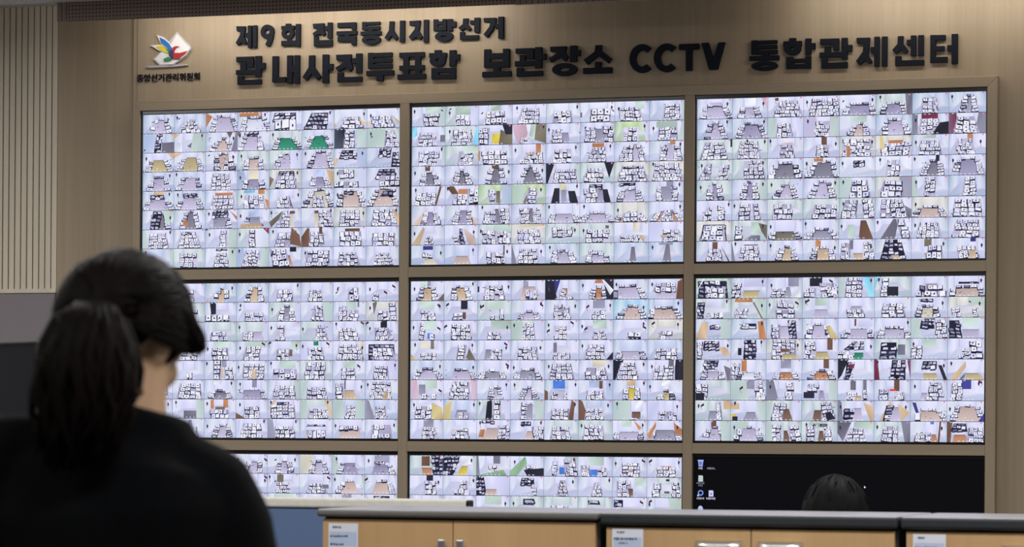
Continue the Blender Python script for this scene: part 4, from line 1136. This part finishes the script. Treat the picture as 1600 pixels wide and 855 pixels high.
def head_shapes(bm, M, s=1.0):
    S = Matrix.Scale(s, 4)
    A = M @ S
    ball(bm, (0, -.012, .022), (.072, .092, .092), A, 28)
    ball(bm, (0, .022, -.035), (.060, .062, .078), A, 24)
    ball(bm, (0, .050, -.088), (.026, .024, .022), A)
    for sd in (-1, 1):
        ball(bm, (sd * .036, .045, -.030), (.026, .030, .026), A)
        ball(bm, (sd * .050, .012, -.070), (.018, .034, .018), A)
        ball(bm, (sd * .030, .068, .018), (.024, .012, .008), A)
        ball(bm, (sd * .031, .066, .002), (.014, .012, .009), A)
        v = ball(bm, (0, 0, 0), (.008, .019, .031), None, 16)
        bmesh.ops.transform(bm, verts=v, matrix=A @ Matrix.Translation((sd * .074, -.008, -.012)) @ Matrix.Rotation(sd * -.35, 4, 'Z'))
    q = [(0, .074, .012), (0, .086, -.010), (0, .098, -.028), (0, .086, -.038)]
    tube(bm, [A @ Vector(p) for p in q], [.008 * s, .010 * s, .014 * s, .010 * s], 10)
    for sd in (-1, 1): ball(bm, (sd * .011, .084, -.031), (.008, .009, .007), A, 10)
    ball(bm, (0, .078, -.056), (.022, .010, .0065), A, 14); ball(bm, (0, .076, -.067), (.019, .010, .0075), A, 14)
def paint_face(o, M, s):
    o.data.materials.append(LIPS); o.data.materials.append(EYE)
    inv = (M @ Matrix.Scale(s, 4)).inverted()
    for p in o.data.polygons:
        q = inv @ p.center
        if q.y > .06 and abs(q.x) < .024 and -.074 < q.z < -.051: p.material_index = 1
        if q.y > .05 and .018 < abs(q.x) < .043 and -.004 < q.z < .006: p.material_index = 2
def scalp(name, M, s, mat, parent, front_z, back_z, thick, seed, ripple=.003):
    """hair shell: a dome that leaves the face free and follows the skull"""
    rng = random.Random(seed); bm = bmesh.new()
    v = ball(bm, (0, 0, 0), 1.0, None, 64)
    for q in v:
        d = q.co.normalized(); az = math.atan2(d.x, d.y)          # 0 = face direction
        front = max(0.0, cos(az)); lim = back_z + (front_z - back_z) * (front ** .7 if front > 0 else 0)
        r = Vector((d.x * (.074 + thick), d.y * (.096 + thick), d.z * (.094 + thick)))
        rip = ripple * (sin(az * 17 + d.z * 3) * .6 + sin(az * 31 + d.z * 5 + seed) * .4)
        r *= 1 + rip / .1
        if r.z < lim:
            k = min(1.0, (lim - r.z) / .035); r = r * (1 - .34 * k); r.z = max(r.z, lim - .02)
        q.co = r + Vector((0, -.012, .022))
    bmesh.ops.transform(bm, matrix=M @ Matrix.Scale(s, 4), verts=bm.verts[:])
    return obj(name, bm, mat, parent, smooth=True)
def locks(bm, rng, n, path, spread, r0, taper=.25, wob=.008):
    """tapering strands following a centre path; spread[i] = half widths (x,y) at path[i]"""
    m = len(path)
    for _ in range(n):
        a = rng.uniform(0, 2 * pi); rr = rng.random() ** .5; ln = rng.uniform(.80, 1.0)
        pts = []; rad = []
        ph = rng.uniform(0, 6.28); fq = rng.uniform(2, 4)
        for i in range(9):
            u = i / 8 * ln * (m - 1); j = min(int(u), m - 2); f = u - j
            c = Vector(path[j]).lerp(Vector(path[j + 1]), f)
            sx = spread[j][0] * (1 - f) + spread[j + 1][0] * f; sy = spread[j][1] * (1 - f) + spread[j + 1][1] * f
            w_ = wob * (i / 8) * sin(ph + fq * i / 2)
            pts.append(c + Vector((cos(a) * rr * sx + w_, sin(a) * rr * sy, 0)))
            rad.append(r0 * (1 - (1 - taper) * (i / 8) ** 2))
        tube(bm, pts, rad, 7)
def limb(bm, pts, radii, n=16, sub=4):
    P = [Vector(p) for p in pts]; out = []; rr = []
    for i in range(len(P) - 1):
        for k in range(sub):
            f = k / sub; out.append(P[i].lerp(P[i + 1], f)); g_ = f * f * (3 - 2 * f); rr.append(radii[i] * (1 - g_) + radii[i + 1] * g_)
    out.append(P[-1]); rr.append(radii[-1]); tube(bm, out, rr, n)
    for p, r in zip(P, radii): ball(bm, p, r * .99, None, 14)
def torso(bm, rings, off=0.0):
    tube(bm, [(cx_, cy_, z) for cx_, cy_, z, _, _ in rings], [(a + off, b_ + off) for _, _, _, a, b_ in rings], 32)

# --- woman in black, standing with her back to the camera, head bowed and turned
WPOS = (1.971, -8.483, 0.0)
wm = thing('person', 'person in a black top with a dark ponytail, back turned, head bowed', 'person', WPOS, YAW)
HM = Matrix.Translation((.004, .045, 1.527)) @ Matrix.Rotation(math.radians(-34), 4, 'Z') @ Matrix.Rotation(math.radians(-24), 4, 'X')
HS = 0.97
RSH, REL, RWR = (.150, .0, 1.312), (.205, .005, 1.05), (.195, .12, .83)
LSH, LEL, LWR = (-.180, .0, 1.352), (-.235, .01, 1.08), (-.21, .14, .86)
rings = [(0, .0, .80, .150, .110), (0, .0, .90, .165, .118), (0, .0, 1.0, .148, .105), (0, .0, 1.10, .138, .098), (-.003, -.005, 1.20, .158, .106), (-.006, -.008, 1.28, .176, .108),
         (-.008, -.004, 1.335, .160, .092), (0, .004, 1.375, .118, .074), (.010, .008, 1.405, .082, .062)]
bm = bmesh.new()
torso(bm, rings, -.012)
limb(bm, [(.006, .004, 1.35), (.012, .018, 1.45), (.016, .035, 1.52)], [.058, .050, .052])
for sh, el, wr, sd in ((RSH, REL, RWR, 1), (LSH, LEL, LWR, -1)):
    limb(bm, [(0, 0, sh[2] - .03), (sh[0] * .93, 0, sh[2] - .02), el, wr], [.045, .036, .034, .025])
    finger_hand(bm, wr, (0, .25, -1), sd, (-sd, .1, 0), .45, .93)
    hip = (sd * .085, 0, .86); kn = (sd * .09, .01, .47); an = (sd * .09, -.01, .085)
    limb(bm, [hip, kn, an], [.082, .054, .036])
    tube(bm, [(sd * .09, -.05, .045), (sd * .092, .02, .05), (sd * .095, .10, .035), (sd * .096, .155, .028)], [.032, .036, .034, .02], 12)
head_shapes(bm, HM, HS)
body = remeshed('body', bm, SKIN, wm, .0052, 5)
paint_face(body, HM, HS)
bm = bmesh.new()
torso(bm, rings[:-1] + [(.012, .004, 1.402, .100, .066), (.020, .004, 1.432, .078, .060)], .004)
for sh, el, wr in ((RSH, REL, RWR), (LSH, LEL, LWR)):
    s_ = 1 if sh[0] > 0 else -1
    limb(bm, [(s_ * .075, 0, 1.350 if s_ > 0 else 1.366), (sh[0] * .9, 0, sh[2] + (.004 if s_ > 0 else .012)), (sh[0] * 1.08, .0, sh[2] - .05), el, tuple(Vector(el).lerp(Vector(wr), .9))], [.052, .056, .056, .048, .036])
remeshed('top', bm, SHIRT, wm, .008, 8)
bm = bmesh.new()
torso(bm, [(0, 0, .76, .158, .118), (0, 0, .90, .172, .126), (0, 0, .985, .155, .112)])
for sd in (-1, 1): limb(bm, [(sd * .085, 0, .86), (sd * .09, .01, .47), (sd * .09, -.01, .10)], [.092, .068, .056])
remeshed('trousers', bm, TROUSER, wm, .01, 6)
for sd in (-1, 1):
    bm = bmesh.new()
    tube(bm, [(sd * .09, -.075, .04), (sd * .09, -.03, .05), (sd * .092, .05, .048), (sd * .095, .13, .035), (sd * .096, .185, .026)], [(.03, .036), (.042, .048), (.045, .046), (.042, .034), (.022, .022)], 16)
    bx(bm, sd * .093 - .045, sd * .093 + .045, -.08, .18, .0, .018, .006)
    remeshed('shoe', bm, SHOE, wm, .008, 3)
bm = bmesh.new()
v = ball(bm, (0, 0, 0), 1.0, None, 72)
for q in v:
    d = q.co.normalized(); az = math.atan2(d.x, d.y)
    r = Vector((d.x * .094, d.y * .108, d.z * .110))
    r *= 1 + .014 * sin(az * 15 + d.z * 4) * .5 + .012 * sin(az * 37 + d.z * 7) * .5
    face = max(0.0, cos(az)) ** .6
    k = max(0.0, min(1.0, (face - .55) / .2)) * max(0.0, min(1.0, (.045 - r.z) / .03))   # open at the face only
    r *= 1 - .34 * k
    m_ = max(0, min(1, (r.x - .01) / .03)) * max(0, min(1, (-.012 - r.z) / .02)) * max(0, min(1, (.040 - r.y) / .02))
    r *= 1 - .27 * m_      # tucked behind the ear
    q.co = r + Vector((0, -.020, .016))
bmesh.ops.transform(bm, matrix=HM, verts=bm.verts[:])
for q in bm.verts:      # hair falling forward over the temple
    g_ = math.exp(-((q.co.x - .085) ** 2 + (q.co.y - .06) ** 2 + (q.co.z - 1.508) ** 2) / .045 ** 2)
    q.co += Vector((.014, .004, -.006)) * g_
obj('hair', bm, HAIR, wm, smooth=True)
rng = random.Random(5)
bm = bmesh.new()
# ponytail: gathered at the tie, fans out over the back
path = [(-.028, -.070, 1.574), (-.034, -.112, 1.552), (-.037, -.128, 1.50), (-.036, -.136, 1.44), (-.038, -.136, 1.39), (-.050, -.134, 1.335)]
spr = [(.016, .012), (.042, .026), (.064, .036), (.070, .034), (.060, .026), (.032, .014)]
locks(bm, rng, 190, path, spr, .0085, .22, .012)
locks(bm, rng, 14, [(.005, -.10, 1.55), (.026, -.112, 1.51), (.032, -.108, 1.455), (.022, -.104, 1.425)], [(.012, .01), (.012, .012), (.010, .01), (.010, .008)], .005, .2, .006)
obj('ponytail', bm, HAIR, wm, smooth=True)
bm = bmesh.new()
# fine strands lying on the dome, gathered towards the tie
HMI = HM.inverted(); tie_l = HMI @ Vector((-.030, -.080, 1.572))
for i in range(230):
    a = rng.uniform(-2.2, 2.2); z_ = rng.uniform(-.03, .085) if abs(a) > .6 else rng.uniform(.05, .085)
    d0 = Vector((sin(a), cos(a) * 1.05, z_ / .1 + .1)).normalized(); d1 = (tie_l - Vector((0, -.020, .016))).normalized()
    pts = []
    for j in range(8):
        f = j / 7 * .97
        d = d0.lerp(d1, f).normalized()
        r = Vector((d.x * .0955, d.y * .1095, d.z * .1115)); pts.append(HM @ (r + Vector((0, -.020, .016))))
    tube(bm, pts, [.0008, .0022, .0028, .003, .003, .003, .003, .0025], 6)
locks(bm, rng, 50, [(.083, .035, 1.57), (.091, .052, 1.545), (.096, .062, 1.522), (.093, .068, 1.506)], [(.010, .04), (.013, .042), (.015, .038), (.018, .030)], .0045, .4, .004)
obj('swept_hair', bm, HAIR, wm, smooth=True)
bm = bmesh.new()
n1, n2_ = 24, 8; rows = []
for i in range(n1):
    a = 2 * pi * i / n1; rows.append([])
    for j in range(n2_):
        b_ = 2 * pi * j / n2_; rr = .0235 + .006 * cos(b_)
        rows[-1].append(bm.verts.new((-.031 + rr * cos(a), -.082 + rr * sin(a) * .9, 1.570 + .006 * sin(b_) + .25 * rr * sin(a))))
for i in range(n1):
    for j in range(n2_): bm.faces.new((rows[i][j], rows[(i + 1) % n1][j], rows[(i + 1) % n1][(j + 1) % n2_], rows[i][(j + 1) % n2_]))
obj('hair_tie', bm, TIE, wm, smooth=True)

# --- operator seated behind the cabinets, only the crown of the head shows
OPOS = (2.02, -3.70, -0.0)
op = thing('person', 'dark haired person seated behind the cabinets, only the crown showing below the black screen', 'person', OPOS, 0.1)
OM = Matrix.Translation((0, .03, 1.155)) @ Matrix.Rotation(math.radians(-6), 4, 'X')
bm = bmesh.new()
orings = [(0, 0, .47, .165, .12), (0, 0, .56, .16, .115), (0, -.01, .70, .155, .11), (0, -.015, .84, .18, .115), (0, -.012, .93, .19, .11), (0, 0, .99, .15, .09), (0, .005, 1.03, .085, .065)]
torso(bm, orings, -.012)
limb(bm, [(0, 0, .98), (0, .012, 1.07), (0, .02, 1.14)], [.06, .055, .056])
for sd in (-1, 1):
    limb(bm, [(0, 0, .95), (sd * .185, 0, .945), (sd * .225, .06, .70), (sd * .13, .27, .625)], [.05, .05, .04, .028])
    finger_hand(bm, (sd * .13, .27, .625), (-sd * .3, 1, -.1), sd, (0, 0, -1), .5)
    limb(bm, [(sd * .09, .0, .53), (sd * .11, .42, .51), (sd * .11, .40, .09)], [.088, .060, .042])
    tube(bm, [(sd * .11, .35, .045), (sd * .11, .42, .055), (sd * .112, .50, .04), (sd * .113, .56, .028)], [.034, .038, .036, .02], 12)
head_shapes(bm, OM, 1.04)
body = remeshed('body', bm, SKIN, op, .006, 5); paint_face(body, OM, 1.04)
bm = bmesh.new(); torso(bm, orings, .006)
for sd in (-1, 1): limb(bm, [(0, 0, .955), (sd * .18, 0, .95), (sd * .225, .06, .70), (sd * .14, .25, .63)], [.058, .060, .05, .038])
remeshed('shirt', bm, TROUSER, op, .009, 6)
bm = bmesh.new(); torso(bm, [(0, 0, .46, .17, .125), (0, 0, .56, .168, .122)])
for sd in (-1, 1): limb(bm, [(sd * .09, .0, .53), (sd * .11, .42, .51), (sd * .11, .40, .10)], [.095, .070, .058])
remeshed('trousers', bm, NAVYFAB, op, .01, 6)
for sd in (-1, 1):
    bm = bmesh.new(); tube(bm, [(sd * .11, .325, .04), (sd * .11, .37, .05), (sd * .11, .45, .048), (sd * .112, .54, .035), (sd * .113, .59, .026)], [(.03, .036), (.044, .048), (.047, .046), (.044, .034), (.022, .022)], 16)
    remeshed('shoe', bm, SHOE, op, .008, 3)
scalp('hair', OM, 1.04, HAIRB, op, .055, -.085, .020, 9, .003)
rng = random.Random(11); bm = bmesh.new()
for i in range(70):
    a = rng.uniform(0, 2 * pi); q0 = rng.uniform(.1, .9)
    pts = [OM @ (Vector((cos(a) * (.074 + .0205) * sin(e), sin(a) * (.096 + .021) * sin(e) - .012, (.094 + .021) * cos(e) + .022)) * 1.04) for e in (q0, q0 + .15, q0 + .3, q0 + .45)]
    tube(bm, pts, [.0015, .0022, .002, .0008], 6)
obj('hair_strands', bm, HAIRB, op, smooth=True)

ch = thing('office_chair', 'dark office chair under the person seated behind the cabinets', 'chair', OPOS, 0.1)
bm = bmesh.new(); bx(bm, -.24, .24, -.22, .26, .37, .425, .02, 3); obj('seat', bm, CHAIRM, ch)
bm = bmesh.new(); bx(bm, -.21, .21, -.235, -.195, .50, .98, .015, 3); obj('backrest', bm, CHAIRM, ch)
bm = bmesh.new(); bx(bm, -.03, .03, -.255, -.236, .33, .70, .004); bx(bm, -.03, .03, -.255, 0, .335, .365, .004); obj('back_support', bm, BEZEL, ch)
bm = bmesh.new(); tube(bm, [(0, 0, .09), (0, 0, .37)], [.025, .025], 16); obj('gas_column', bm, STEEL, ch)
for i in range(5):
    a = i * 2 * pi / 5 + .3
    bm = bmesh.new(); tube(bm, [(0, 0, .085), (.28 * cos(a), .28 * sin(a), .07)], [.022, .014], 10); lg = obj('leg', bm, BEZEL, ch)
    bm = bmesh.new(); ball(bm, (.28 * cos(a), .28 * sin(a), .028), (.028, .028, .028), None, 14); obj('caster', bm, BEZEL, lg)
